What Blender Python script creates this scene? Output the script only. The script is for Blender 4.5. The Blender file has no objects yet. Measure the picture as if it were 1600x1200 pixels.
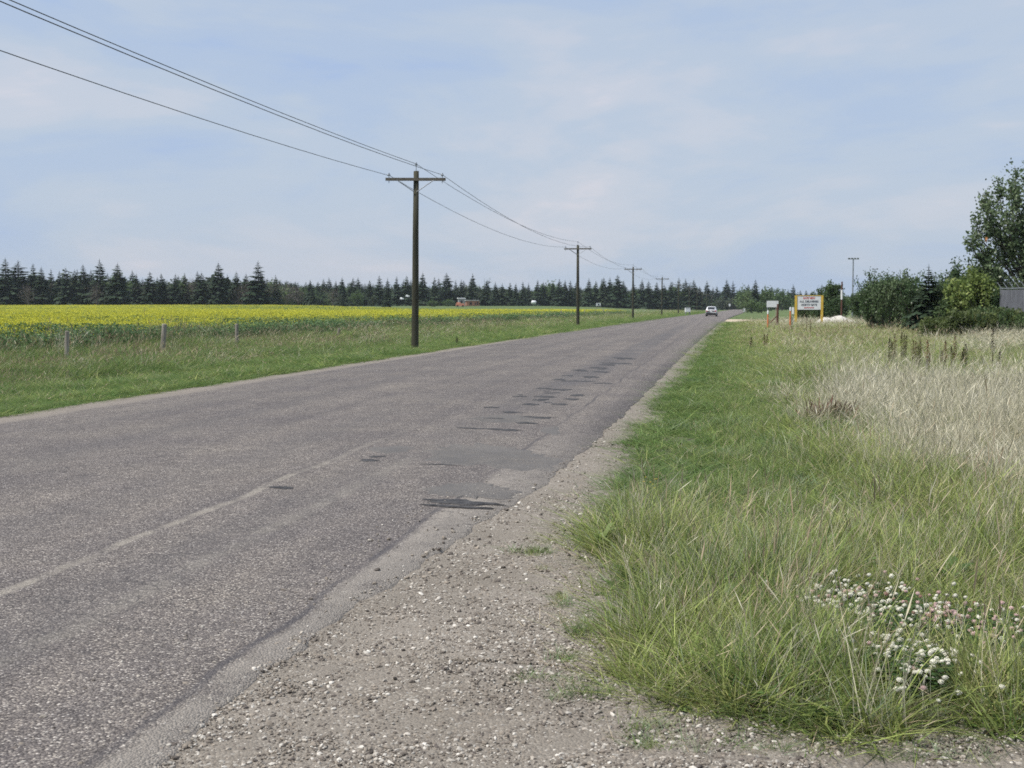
import bpy, bmesh, math, random
import numpy as np
from mathutils import Vector, Matrix

random.seed(7)
rng = np.random.default_rng(11)
S = bpy.context.scene
COL = S.collection
PI = math.pi
R = math.radians

# ------------------------------------------------------------------ camera
F = 1900.0                      # focal length in pixels of the 1600 px wide photograph
CAMZ = 1.7
PITCH = math.atan(121 / F)
cam_d = bpy.data.cameras.new('camera')
cam_d.sensor_width = 36.0
cam_d.lens = F / 1600 * 36
cam_d.clip_start = 0.1
cam_d.clip_end = 9000
cam_d.dof.use_dof = True
cam_d.dof.focus_distance = 8.5
cam_d.dof.aperture_fstop = 6.3
cam = bpy.data.objects.new('camera', cam_d)
cam.location = (0, 0, CAMZ)
cam.rotation_euler = (PI / 2 - PITCH, 0, 0)
COL.objects.link(cam)
S.camera = cam

# ------------------------------------------------------------------ colour management
S.view_settings.view_transform = 'Standard'
S.view_settings.look = 'None'
S.view_settings.exposure = 0.2
S.view_settings.gamma = 1.0
S.view_settings.use_curve_mapping = False
S.render.engine = 'CYCLES'
S.cycles.use_denoising = False
S.cycles.max_bounces = 6
S.cycles.diffuse_bounces = 3
S.cycles.transmission_bounces = 4
S.cycles.volume_bounces = 1
S.cycles.pixel_filter_type = 'BLACKMAN_HARRIS'
S.cycles.filter_width = 1.6
S.cycles.sample_clamp_indirect = 4

# ------------------------------------------------------------------ sky and sun
SUN_EL, SUN_AZ = R(57), R(-108)     # high, to the left and a little behind, behind thin cloud
SKY_K = 0.1
world = bpy.data.worlds.new("World")
S.world = world
world.use_nodes = True
wt = world.node_tree
for n in list(wt.nodes):
    wt.nodes.remove(n)


def nd(tree, typ, **kw):
    n = tree.nodes.new(typ)
    for k, v in kw.items():
        if k.startswith('i_'):
            key = k[2:]
            key = int(key) if key.isdigit() else key.replace('_', ' ')
            n.inputs[key].default_value = v
        else:
            setattr(n, k, v)
    return n


def ramp(tree, fac, stops, interp='LINEAR'):
    r = tree.nodes.new('ShaderNodeValToRGB')
    r.color_ramp.interpolation = interp
    e = r.color_ramp.elements
    while len(e) > 1:
        e.remove(e[-1])
    e[0].position = stops[0][0]
    e[0].color = tuple(stops[0][1]) + (1,)
    for p, c in stops[1:]:
        x = e.new(p)
        x.color = tuple(c) + (1,)
    if fac is not None:
        tree.links.new(fac, r.inputs[0])
    return r.outputs[0]


def math_(tree, op, a, b=None, c=None, clamp=False):
    n = tree.nodes.new('ShaderNodeMath')
    n.operation = op
    n.use_clamp = clamp
    for i, v in enumerate((a, b, c)):
        if v is None:
            continue
        if hasattr(v, 'is_linked') or hasattr(v, 'links'):
            tree.links.new(v, n.inputs[i])
        else:
            n.inputs[i].default_value = v
    return n.outputs[0]


def mixc(tree, fac, a, b, mode='MIX'):
    n = tree.nodes.new('ShaderNodeMix')
    n.data_type = 'RGBA'
    n.blend_type = mode
    n.clamp_factor = True
    for sock, v in ((n.inputs[0], fac), (n.inputs[6], a), (n.inputs[7], b)):
        if hasattr(v, 'links'):
            tree.links.new(v, sock)
        elif isinstance(v, (int, float)):
            sock.default_value = v
        else:
            sock.default_value = tuple(v) + (1,) if len(v) == 3 else v
    return n.outputs[2]


def noise(tree, vec, scale, detail=3, rough=0.5, dist=0.0):
    n = nd(tree, 'ShaderNodeTexNoise')
    n.inputs['Scale'].default_value = scale
    n.inputs['Detail'].default_value = detail
    n.inputs['Roughness'].default_value = rough
    n.inputs['Distortion'].default_value = dist
    if vec is not None:
        tree.links.new(vec, n.inputs['Vector'])
    return n.outputs['Fac']


def mapping(tree, vec, loc=(0, 0, 0), rot=(0, 0, 0), scale=(1, 1, 1)):
    n = nd(tree, 'ShaderNodeMapping')
    n.inputs['Location'].default_value = loc
    n.inputs['Rotation'].default_value = rot
    n.inputs['Scale'].default_value = scale
    tree.links.new(vec, n.inputs['Vector'])
    return n.outputs[0]


sky = nd(wt, 'ShaderNodeTexSky')
sky.sky_type = 'NISHITA'
sky.sun_disc = False
sky.sun_elevation = SUN_EL
sky.sun_rotation = SUN_AZ
sky.air_density = 1.2
sky.dust_density = 2.5
tc = nd(wt, 'ShaderNodeTexCoord')
v1 = mapping(wt, tc.outputs['Generated'], loc=(3.1, 0.4, 0.3), scale=(3.0, 3.0, 10))
n1 = noise(wt, v1, 1.0, 7, 0.58, 0.5)
v2 = mapping(wt, tc.outputs['Generated'], loc=(7.3, 1.4, 2.05), scale=(6.5, 6.5, 24))
n2 = noise(wt, v2, 1.0, 4, 0.5, 0.4)
cl = math_(wt, 'ADD', math_(wt, 'MULTIPLY', n1, 0.65), math_(wt, 'MULTIPLY', n2, 0.35))
veil = ramp(wt, cl, [(0.34, (0.41, 0.54, 0.81)), (0.44, (0.475, 0.585, 0.775)), (0.53, (0.53, 0.62, 0.76)), (0.61, (0.60, 0.655, 0.765)), (0.69, (0.71, 0.71, 0.79))], 'EASE')
sc = nd(wt, 'ShaderNodeVectorMath', operation='SCALE')
wt.links.new(veil, sc.inputs[0])
sc.inputs['Scale'].default_value = 0.87 / SKY_K
skymix = mixc(wt, 0.86, sky.outputs[0], sc.outputs[0])
bg = nd(wt, 'ShaderNodeBackground')
bg.inputs['Strength'].default_value = SKY_K
wt.links.new(skymix, bg.inputs['Color'])
wo = nd(wt, 'ShaderNodeOutputWorld')
wt.links.new(bg.outputs[0], wo.inputs['Surface'])

sun_d = bpy.data.lights.new('sun', 'SUN')
sun_d.energy = 4.3
sun_d.angle = R(5)
sun_d.color = (1.0, 0.955, 0.89)
sun = bpy.data.objects.new('sun', sun_d)
sd = Vector((math.sin(SUN_AZ) * math.cos(SUN_EL), math.cos(SUN_AZ) * math.cos(SUN_EL), math.sin(SUN_EL)))
sun.rotation_euler = sd.to_track_quat('Z', 'Y').to_euler()
sun.location = (0, 0, 60)
COL.objects.link(sun)

# ------------------------------------------------------------------ place geometry
TH = math.atan(330 / F)          # heading of the road, right of straight ahead
CT, ST = math.cos(TH), math.sin(TH)


def xy(s, t):
    return t * CT + s * ST, -t * ST + s * CT


def st(x, y):
    return x * ST + y * CT, x * CT - y * ST


_ss = np.array([-60, 0, 40, 100, 170, 230, 300, 660, 3000.])
_sh = np.array([0, 0, 0, 0.7, 1.9, 3.4, 5.6, 15.0, 70.])
_fs = np.arange(-60, 3001, 5.0)
_fsh = np.convolve(np.pad(np.interp(_fs, _ss, _sh), 6, mode='edge'), np.ones(13) / 13, 'valid')


def shift(s):
    return np.interp(s, _fs, _fsh)


def smooth(a, b, x):
    t = np.clip((np.asarray(x, float) - a) / (b - a), 0, 1)
    return t * t * (3 - 2 * t)


_k = rng.uniform(-1, 1, (24, 2))
_ph = rng.uniform(0, 6.28, 24)


def wob(x, y, scale, seed=0):
    """smooth pseudo noise about -1..1; scale = size of its bumps in metres"""
    x = np.asarray(x, float)
    y = np.asarray(y, float)
    v = np.zeros(np.broadcast(x, y).shape)
    for i in range(6):
        j = (i + seed * 6) % 24
        kx, ky = _k[j]
        v = v + np.sin((kx * x + ky * y) * 6.0 / scale + _ph[j] + seed * 1.7)
    return v / 3.0


def grass_edge(x, y):
    """>0 inside the right-hand grass, metres from its ragged edge"""
    s, t = st(np.asarray(x, float), np.asarray(y, float))
    tp = t - shift(s)
    e = np.interp(s, [0, 4.5, 5.4, 6.4, 8, 9.7, 12.5, 15.3, 25, 60, 130, 400], [0.6, 0.1, -0.48, -0.82, -1.02, -1.2, -1.26, -1.34, -1.3, -1.2, -1.15, -1.15])
    e = e + 0.10 * wob(s, 0 * s, 1.6, 2) * smooth(40, 8, s) + 0.04 * wob(s, 0 * s, 0.5, 3)
    a = tp - e
    b = np.asarray(y, float) - (np.interp(x, [.45, .75, 1.2, 2.2], [5.08, 4.84, 4.62, 4.52]) + 0.07 * wob(x, 0 * s, 0.8, 1))
    return np.minimum(a, b)


_tz = np.array([-3000, -60, -24, -22, -19.5, -16.5, -13, -11.0, -10.75, -10.55, -1.75, -1.5, -1.2, 1.5, 4.0, 8, 14, 60, 3000.])
_zz = np.array([0, 0, 0, -0.02, -0.12, -0.33, -0.16, -0.02, -0.012, -0.04, -0.04, -0.012, -0.02, -0.10, -0.16, -0.08, 0, 0, 0.])


def zg(x, y):
    s, t = st(np.asarray(x, float), np.asarray(y, float))
    tp = t - shift(s)
    z = np.interp(tp, _tz, _zz)
    near = smooth(5.0, 6.6, y)
    z = np.where(tp > -1.3, z * near, z)
    rough = smooth(0, 3, np.maximum(tp + 1.2, -10.8 - tp)) * near
    z = z + rough * 0.035 * wob(x, y, 5.0, 1)
    z = z - 0.07 * smooth(0.35, -0.05, grass_edge(x, y)) * (tp > -2.5)
    rise = smooth(200, 520, s) * smooth(-28, -90, tp) * 1.9
    return z + rise


def z1(x, y):
    return float(zg(x, y))


def ray(px, py):
    u = (px - 800) / F
    v = -(py - 600) / F
    return Vector((u, math.cos(PITCH) + v * math.sin(PITCH), -math.sin(PITCH) + v * math.cos(PITCH)))


def at(px, py, d):
    """the place seen at pixel (px, py) of the photograph at depth d metres"""
    r = ray(px, py)
    k = d / r.y
    return Vector((r.x * k, d, CAMZ + r.z * k))


def on(px, d):
    p = at(px, 479, d)
    return Vector((p.x, d, z1(p.x, d)))


def ground(px, py, z=0.0):
    r = ray(px, py)
    k = (z - CAMZ) / r.z
    return Vector((r.x * k, r.y * k, z))


# ------------------------------------------------------------------ object helpers
def tag(o, label=None, cat=None, group=None, kind=None):
    if label:
        o['label'] = label
    if cat:
        o['category'] = cat
    if group:
        o['group'] = group
    if kind:
        o['kind'] = kind
    return o


def empty(name, loc=(0, 0, 0), rz=0.0):
    o = bpy.data.objects.new(name, None)
    o.location = loc
    o.rotation_euler = (0, 0, rz)
    o.empty_display_size = 0.2
    COL.objects.link(o)
    return o


class MB:
    """collects shapes; build() links them as one mesh object"""

    def __init__(self):
        self.v = []
        self.f = []
        self.mi = []

    def add(self, verts, faces, mi=0):
        b = len(self.v)
        self.v += [tuple(p) for p in verts]
        self.f += [tuple(b + i for i in f) for f in faces]
        self.mi += [mi] * len(faces)

    def box(self, c, s, rot=None, mi=0, taper=1.0):
        hx, hy, hz = s[0] / 2, s[1] / 2, s[2] / 2
        pts = [Vector((x * hx * (taper if z > 0 else 1), y * hy * (taper if z > 0 else 1), z * hz)) for z in (-1, 1) for y in (-1, 1) for x in (-1, 1)]
        if rot is not None:
            pts = [rot @ p for p in pts]
        pts = [p + Vector(c) for p in pts]
        self.add(pts, [(0, 2, 3, 1), (4, 5, 7, 6), (0, 1, 5, 4), (2, 6, 7, 3), (0, 4, 6, 2), (1, 3, 7, 5)], mi)

    def tube(self, pts, radii, n=8, mi=0, cap=True):
        pts = [Vector(p) for p in pts]
        if not hasattr(radii, '__len__'):
            radii = [radii] * len(pts)
        rings = []
        b = len(self.v)
        prev = None
        for i, p in enumerate(pts):
            d = (pts[min(i + 1, len(pts) - 1)] - pts[max(i - 1, 0)]).normalized()
            if prev is None:
                a = d.orthogonal().normalized()
            else:
                a = (prev - d * prev.dot(d)).normalized()
            prev = a
            c = d.cross(a)
            for k in range(n):
                an = 2 * PI * k / n
                self.v.append(tuple(p + (a * math.cos(an) + c * math.sin(an)) * radii[i]))
        for i in range(len(pts) - 1):
            for k in range(n):
                k2 = (k + 1) % n
                self.f.append((b + i * n + k, b + i * n + k2, b + (i + 1) * n + k2, b + (i + 1) * n + k))
                self.mi.append(mi)
        if cap:
            self.f.append(tuple(b + k for k in range(n))[::-1])
            self.f.append(tuple(b + (len(pts) - 1) * n + k for k in range(n)))
            self.mi += [mi, mi]

    def lathe(self, c, prof, n=10, mi=0):
        self.tube_rings([(Vector(c) + Vector((0, 0, z)), r) for r, z in prof], n, mi)

    def tube_rings(self, rr, n, mi):
        b = len(self.v)
        for p, r in rr:
            for k in range(n):
                an = 2 * PI * k / n
                self.v.append((p.x + r * math.cos(an), p.y + r * math.sin(an), p.z))
        for i in range(len(rr) - 1):
            for k in range(n):
                k2 = (k + 1) % n
                self.f.append((b + i * n + k, b + i * n + k2, b + (i + 1) * n + k2, b + (i + 1) * n + k))
                self.mi.append(mi)
        self.f.append(tuple(b + k for k in range(n))[::-1])
        self.f.append(tuple(b + (len(rr) - 1) * n + k for k in range(n)))
        self.mi += [mi, mi]

    def mesh(self, name, mats, smooth_=False):
        me = bpy.data.meshes.new(name)
        me.from_pydata(self.v, [], self.f)
        if not isinstance(mats, (list, tuple)):
            mats = [mats]
        for m in mats:
            me.materials.append(m)
        if len(mats) > 1:
            me.polygons.foreach_set('material_index', self.mi)
        if smooth_:
            me.polygons.foreach_set('use_smooth', [True] * len(me.polygons))
        me.update()
        return me

    def build(self, name, mats, parent=None, smooth_=False, loc=None):
        o = bpy.data.objects.new(name, self.mesh(name, mats, smooth_))
        COL.objects.link(o)
        if parent is not None:
            o.parent = parent
        if loc is not None:
            o.location = loc
        return o


def mesh_np(name, verts, quads, mats, mi=None, smooth_=False):
    me = bpy.data.meshes.new(name)
    verts = np.asarray(verts, dtype=np.float32)
    quads = np.asarray(quads, dtype=np.int32)
    nq, k = quads.shape
    me.vertices.add(len(verts))
    me.vertices.foreach_set('co', verts.ravel())
    me.loops.add(nq * k)
    me.loops.foreach_set('vertex_index', quads.ravel())
    me.polygons.add(nq)
    me.polygons.foreach_set('loop_start', np.arange(0, nq * k, k, dtype=np.int32))
    if not isinstance(mats, (list, tuple)):
        mats = [mats]
    for m in mats:
        me.materials.append(m)
    if mi is not None:
        me.polygons.foreach_set('material_index', np.asarray(mi, dtype=np.int32))
    if smooth_:
        me.polygons.foreach_set('use_smooth', np.ones(nq, dtype=bool))
    me.update(calc_edges=True)
    me.validate()
    return me


def obj(name, me, parent=None, loc=None):
    o = bpy.data.objects.new(name, me)
    COL.objects.link(o)
    if parent is not None:
        o.parent = parent
    if loc is not None:
        o.location = loc
    return o


def clone(root, loc, rz=0.0, scale=None, label=None, group=None, cat=None):
    c = root.copy()
    COL.objects.link(c)
    c.location = loc
    c.rotation_euler = (0, 0, rz)
    if scale is not None:
        c.scale = scale if hasattr(scale, '__len__') else (scale,) * 3
    tag(c, label, cat, group)

    def rec(a, b):
        for ch in list(a.children):
            d = ch.copy()
            COL.objects.link(d)
            d.parent = b
            rec(ch, d)
    rec(root, c)
    return c


# ------------------------------------------------------------------ materials
def new_mat(name):
    m = bpy.data.materials.new(name)
    m.use_nodes = True
    t = m.node_tree
    for n in list(t.nodes):
        t.nodes.remove(n)
    return m, t


def finish(t, bsdf_out, disp=None):
    o = nd(t, 'ShaderNodeOutputMaterial')
    t.links.new(bsdf_out, o.inputs['Surface'])


def plain(name, col, col2=None, rough=0.75, spec=0.3, scale=6.0, bump=0.0, bscale=40, metal=0.0, stretch=(1, 1, 1), detail=4):
    m, t = new_mat(name)
    tcn = nd(t, 'ShaderNodeTexCoord')
    vec = mapping(t, tcn.outputs['Object'], scale=stretch)
    b = nd(t, 'ShaderNodeBsdfPrincipled')
    b.inputs['Roughness'].default_value = rough
    b.inputs['Specular IOR Level'].default_value = spec
    b.inputs['Metallic'].default_value = metal
    c2 = col2 if col2 is not None else tuple(c * 0.75 for c in col)
    f = noise(t, vec, scale, detail, 0.6)
    c = ramp(t, f, [(0.32, c2), (0.66, col)])
    t.links.new(c, b.inputs['Base Color'])
    if bump:
        bn = nd(t, 'ShaderNodeBump')
        bn.inputs['Strength'].default_value = bump
        bn.inputs['Distance'].default_value = 0.02
        t.links.new(noise(t, vec, bscale, 4), bn.inputs['Height'])
        t.links.new(bn.outputs[0], b.inputs['Normal'])
    finish(t, b.outputs[0])
    return m


def leafmat(name, c1, c2, c3=None, patch=4.0, trans=0.3, var=0.35, rough=0.6, rnd_mix=0.5):
    """blades and leaves: colour drifts from patch to patch and from plant to plant"""
    m, t = new_mat(name)
    g = nd(t, 'ShaderNodeNewGeometry')
    oi = nd(t, 'ShaderNodeObjectInfo')
    f = noise(t, g.outputs['Position'], 1.0 / patch, 3, 0.6)
    f = math_(t, 'ADD', math_(t, 'MULTIPLY', math_(t, 'SUBTRACT', f, 0.5), 2.2), 0.5)
    f = math_(t, 'ADD', math_(t, 'MULTIPLY', f, 1 - rnd_mix), math_(t, 'MULTIPLY', oi.outputs['Random'], rnd_mix), clamp=True)
    stops = [(0.1, c1), (0.9, c2)] if c3 is None else [(0.08, c1), (0.55, c2), (0.95, c3)]
    c = ramp(t, f, stops)
    rpi = math_(t, 'FRACT', math_(t, 'ADD', math_(t, 'MULTIPLY', oi.outputs['Random'], 7.31), math_(t, 'MULTIPLY', g.outputs['Random Per Island'], 3.0)))
    val = math_(t, 'ADD', math_(t, 'MULTIPLY', rpi, 2 * var), 1 - var)
    hs = nd(t, 'ShaderNodeHueSaturation')
    t.links.new(c, hs.inputs['Color'])
    t.links.new(val, hs.inputs['Value'])
    d = nd(t, 'ShaderNodeBsdfDiffuse')
    tr = nd(t, 'ShaderNodeBsdfTranslucent')
    gl = nd(t, 'ShaderNodeBsdfGlossy')
    gl.inputs['Roughness'].default_value = rough
    gl.inputs['Color'].default_value = (0.6, 0.6, 0.6, 1)
    t.links.new(hs.outputs[0], d.inputs['Color'])
    t.links.new(hs.outputs[0], tr.inputs['Color'])
    mx = nd(t, 'ShaderNodeMixShader')
    mx.inputs[0].default_value = trans
    t.links.new(d.outputs[0], mx.inputs[1])
    t.links.new(tr.outputs[0], mx.inputs[2])
    mx2 = nd(t, 'ShaderNodeMixShader')
    mx2.inputs[0].default_value = 0.03
    t.links.new(mx.outputs[0], mx2.inputs[1])
    t.links.new(gl.outputs[0], mx2.inputs[2])
    finish(t, mx2.outputs[0])
    return m


def road_mat():
    m, t = new_mat('worn_chip_seal')
    g = nd(t, 'ShaderNodeNewGeometry')
    P = g.outputs['Position']
    rt = mapping(t, P, rot=(0, 0, TH))           # x = across the road, y = along it
    sep = nd(t, 'ShaderNodeSeparateXYZ')
    t.links.new(rt, sep.inputs[0])
    T, L = sep.outputs[0], sep.outputs[1]
    vo = nd(t, 'ShaderNodeTexVoronoi')
    vo.inputs['Scale'].default_value = 92
    t.links.new(P, vo.inputs['Vector'])
    cs = nd(t, 'ShaderNodeSeparateColor')
    t.links.new(vo.outputs['Color'], cs.inputs[0])
    chips = ramp(t, cs.outputs[0], [(0.0, (0.100, 0.090, 0.084)), (0.35, (0.168, 0.152, 0.144)), (0.62, (0.222, 0.203, 0.189)), (0.82, (0.285, 0.257, 0.228)), (0.94, (0.41, 0.38, 0.335)), (1.0, (0.60, 0.57, 0.52))])
    gap = ramp(t, vo.outputs['Distance'], [(0.25, (1, 1, 1)), (0.75, (0.46, 0.45, 0.46))])
    c = mixc(t, 1.0, chips, gap, 'MULTIPLY')
    big = noise(t, rt, 0.55, 5, 0.6)
    c = mixc(t, 1.0, c, ramp(t, big, [(0.3, (0.84, 0.83, 0.86)), (0.7, (1.14, 1.12, 1.08))]), 'MULTIPLY')
    mid = noise(t, rt, 4.5, 4, 0.65)
    c = mixc(t, 1.0, c, ramp(t, mid, [(0.3, (0.84, 0.84, 0.85)), (0.68, (1.10, 1.09, 1.08))]), 'MULTIPLY')
    lng = noise(t, mapping(t, rt, scale=(1.6, 0.035, 1)), 1.0, 4, 0.6)
    c = mixc(t, 1.0, c, ramp(t, lng, [(0.34, (0.86, 0.86, 0.88)), (0.66, (1.10, 1.09, 1.07))]), 'MULTIPLY')
    wobble = math_(t, 'MULTIPLY', math_(t, 'SUBTRACT', noise(t, mapping(t, rt, scale=(0.3, 0.6, 1)), 1.2, 4), 0.5), 0.22)

    def band(center, half, soft):
        d = math_(t, 'ABSOLUTE', math_(t, 'SUBTRACT', math_(t, 'ADD', T, wobble), center))
        mr = nd(t, 'ShaderNodeMapRange')
        mr.interpolation_type = 'SMOOTHSTEP'
        mr.inputs['From Min'].default_value = half + soft
        mr.inputs['From Max'].default_value = half
        t.links.new(d, mr.inputs['Value'])
        return mr.outputs[0]
    nr = nd(t, 'ShaderNodeMapRange')
    nr.inputs['From Min'].default_value = 17
    nr.inputs['From Max'].default_value = 10
    t.links.new(L, nr.inputs['Value'])
    near_ = nr.outputs[0]
    # pale worn seams where two passes of the seal meet
    brk = ramp(t, noise(t, rt, 2.2, 4, 0.7), [(0.36, (0.15,) * 3), (0.56, (0.9,) * 3)])
    s1 = math_(t, 'MULTIPLY', math_(t, 'MULTIPLY', band(-4.15, 0.022, 0.045), brk), near_)
    c = mixc(t, math_(t, 'MULTIPLY', s1, 0.55), c, (0.36, 0.325, 0.27))
    s2 = math_(t, 'MULTIPLY', math_(t, 'MULTIPLY', band(-3.35, 0.03, 0.09), brk), near_)
    c = mixc(t, math_(t, 'MULTIPLY', s2, 0.28), c, (0.34, 0.31, 0.26))
    # bleached dusty margin by the shoulder, a crack along it
    e1 = math_(t, 'MULTIPLY', band(-1.75, 0.44, 0.12), ramp(t, noise(t, rt, 3.5, 4, 0.7), [(0.3, (0.35,) * 3), (0.6, (1.3,) * 3)]), clamp=True)
    c = mixc(t, math_(t, 'MULTIPLY', math_(t, 'MULTIPLY', e1, near_), 0.6), c, (0.34, 0.305, 0.262))
    ck = math_(t, 'MULTIPLY', band(-2.30, 0.008, 0.03), ramp(t, noise(t, rt, 1.1, 3), [(0.38, (0.1,) * 3), (0.6, (0.75,) * 3)]))
    c = mixc(t, ck, c, (0.075, 0.07, 0.075))
    e2 = band(-10.7, 0.35, 0.25)
    c = mixc(t, math_(t, 'MULTIPLY', e2, 0.5), c, (0.30, 0.26, 0.215))
    # bleeding tar along the near wheel track, further out
    far = nd(t, 'ShaderNodeMapRange')
    far.inputs['From Min'].default_value = 14
    far.inputs['From Max'].default_value = 30
    t.links.new(L, far.inputs['Value'])
    far2 = nd(t, 'ShaderNodeMapRange')
    far2.inputs['From Min'].default_value = 125
    far2.inputs['From Max'].default_value = 70
    t.links.new(L, far2.inputs['Value'])
    dark_mark = math_(t, 'MULTIPLY', band(-3.3, 0.22, 0.45), math_(t, 'MULTIPLY', far.outputs[0], far2.outputs[0]))
    dark_mark = math_(t, 'MULTIPLY', dark_mark, ramp(t, noise(t, mapping(t, rt, scale=(1.2, 0.35, 1)), 1.4, 4, 0.7), [(0.36, (0.1,) * 3), (0.62, (1,) * 3)]))
    c = mixc(t, math_(t, 'MULTIPLY', dark_mark, 0.6), c, (0.085, 0.085, 0.092))
    # smoother darker wheel tracks
    for tc_, hw_ in ((-3.55, .35), (-5.1, .3), (-7.3, .35), (-9.1, .35)):
        wt_ = math_(t, 'MULTIPLY', band(tc_, hw_ * .4, hw_), ramp(t, noise(t, mapping(t, rt, scale=(1.0, 0.12, 1)), 1.0, 3, 0.6), [(0.35, (0.2,) * 3), (0.65, (1,) * 3)]))
        c = mixc(t, math_(t, 'MULTIPLY', wt_, 0.22), c, (0.10, 0.095, 0.095))
    # crazing of fine cracks
    vc = nd(t, 'ShaderNodeTexVoronoi', feature='DISTANCE_TO_EDGE')
    vc.inputs['Scale'].default_value = 2.6
    vv = nd(t, 'ShaderNodeVectorMath', operation='ADD')
    nz = nd(t, 'ShaderNodeTexNoise')
    nz.inputs['Scale'].default_value = 5
    nz.inputs['Detail'].default_value = 4
    t.links.new(rt, nz.inputs['Vector'])
    sv = nd(t, 'ShaderNodeVectorMath', operation='SCALE')
    sv.inputs['Scale'].default_value = .35
    t.links.new(nz.outputs['Color'], sv.inputs[0])
    t.links.new(rt, vv.inputs[0])
    t.links.new(sv.outputs[0], vv.inputs[1])
    t.links.new(vv.outputs[0], vc.inputs['Vector'])
    crk = ramp(t, vc.outputs['Distance'], [(0.008, (1,) * 3), (0.03, (0,) * 3)])
    crm = ramp(t, noise(t, mapping(t, rt, scale=(1, .4, 1)), 0.7, 4, 0.6), [(0.52, (0,) * 3), (0.62, (1,) * 3)])
    c = mixc(t, math_(t, 'MULTIPLY', math_(t, 'MULTIPLY', crk, crm), 0.6), c, (0.06, 0.055, 0.055))
    # little stained spots
    sp = ramp(t, noise(t, mapping(t, rt, scale=(1.0, 0.55, 1)), 1.7, 3, 0.5), [(0.72, (0,) * 3), (0.80, (1,) * 3)])
    c = mixc(t, math_(t, 'MULTIPLY', sp, 0.35), c, (0.11, 0.10, 0.10))
    b = nd(t, 'ShaderNodeBsdfPrincipled')
    b.inputs['Roughness'].default_value = 0.85
    b.inputs['Specular IOR Level'].default_value = 0.25
    t.links.new(c, b.inputs['Base Color'])
    bn = nd(t, 'ShaderNodeBump')
    bn.inputs['Strength'].default_value = 0.9
    bn.inputs['Distance'].default_value = 0.006
    hh = math_(t, 'ADD', math_(t, 'MULTIPLY', vo.outputs['Distance'], -1.0), cs.outputs[1])
    t.links.new(hh, bn.inputs['Height'])
    t.links.new(bn.outputs[0], b.inputs['Normal'])
    finish(t, b.outputs[0])
    return m


def gravel_mat(name, base1, base2, stone=0.5, scale=55):
    m, t = new_mat(name)
    g = nd(t, 'ShaderNodeNewGeometry')
    P = g.outputs['Position']
    vo = nd(t, 'ShaderNodeTexVoronoi')
    vo.inputs['Scale'].default_value = scale
    t.links.new(P, vo.inputs['Vector'])
    cs = nd(t, 'ShaderNodeSeparateColor')
    t.links.new(vo.outputs['Color'], cs.inputs[0])
    stones = ramp(t, cs.outputs[0], [(0.0, (0.07, 0.06, 0.055)), (0.3, (0.17, 0.145, 0.12)), (0.6, (0.26, 0.225, 0.185)), (0.85, (0.34, 0.305, 0.26)), (1.0, (0.46, 0.44, 0.40))])
    f = noise(t, P, 1.1, 5, 0.6)
    dirt = ramp(t, f, [(0.3, base1), (0.7, base2)])
    fine = noise(t, P, 160, 3, 0.7)
    dirt = mixc(t, 1.0, dirt, ramp(t, fine, [(0.3, (0.7,) * 3), (0.7, (1.25,) * 3)]), 'MULTIPLY')
    msk = math_(t, 'MULTIPLY', ramp(t, cs.outputs[2], [(0.45, (0,) * 3), (0.5, (1,) * 3)]), ramp(t, noise(t, P, 2.6, 4, 0.6), [(0.36, (0.1,) * 3), (0.62, (1,) * 3)]))
    c = mixc(t, math_(t, 'MULTIPLY', msk, stone), dirt, stones)
    b = nd(t, 'ShaderNodeBsdfPrincipled')
    b.inputs['Roughness'].default_value = 0.95
    b.inputs['Specular IOR Level'].default_value = 0.15
    t.links.new(c, b.inputs['Base Color'])
    bn = nd(t, 'ShaderNodeBump')
    bn.inputs['Strength'].default_value = 0.9
    bn.inputs['Distance'].default_value = 0.01
    hh = math_(t, 'ADD', math_(t, 'MULTIPLY', vo.outputs['Distance'], -0.8), math_(t, 'MULTIPLY', fine, 0.5))
    t.links.new(hh, bn.inputs['Height'])
    t.links.new(bn.outputs[0], b.inputs['Normal'])
    finish(t, b.outputs[0])
    return m


def soil_mat(name, c1, c2, c3):
    m, t = new_mat(name)
    g = nd(t, 'ShaderNodeNewGeometry')
    P = g.outputs['Position']
    f = noise(t, P, 0.35, 6, 0.65)
    c = ramp(t, f, [(0.3, c1), (0.52, c2), (0.72, c3)])
    c = mixc(t, 1.0, c, ramp(t, noise(t, P, 9, 5, 0.7), [(0.3, (0.6,) * 3), (0.7, (1.3,) * 3)]), 'MULTIPLY')
    b = nd(t, 'ShaderNodeBsdfPrincipled')
    b.inputs['Roughness'].default_value = 1.0
    b.inputs['Specular IOR Level'].default_value = 0.1
    t.links.new(c, b.inputs['Base Color'])
    bn = nd(t, 'ShaderNodeBump')
    bn.inputs['Strength'].default_value = 0.8
    bn.inputs['Distance'].default_value = 0.05
    t.links.new(noise(t, P, 14, 5, 0.7), bn.inputs['Height'])
    t.links.new(bn.outputs[0], b.inputs['Normal'])
    finish(t, b.outputs[0])
    return m


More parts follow.
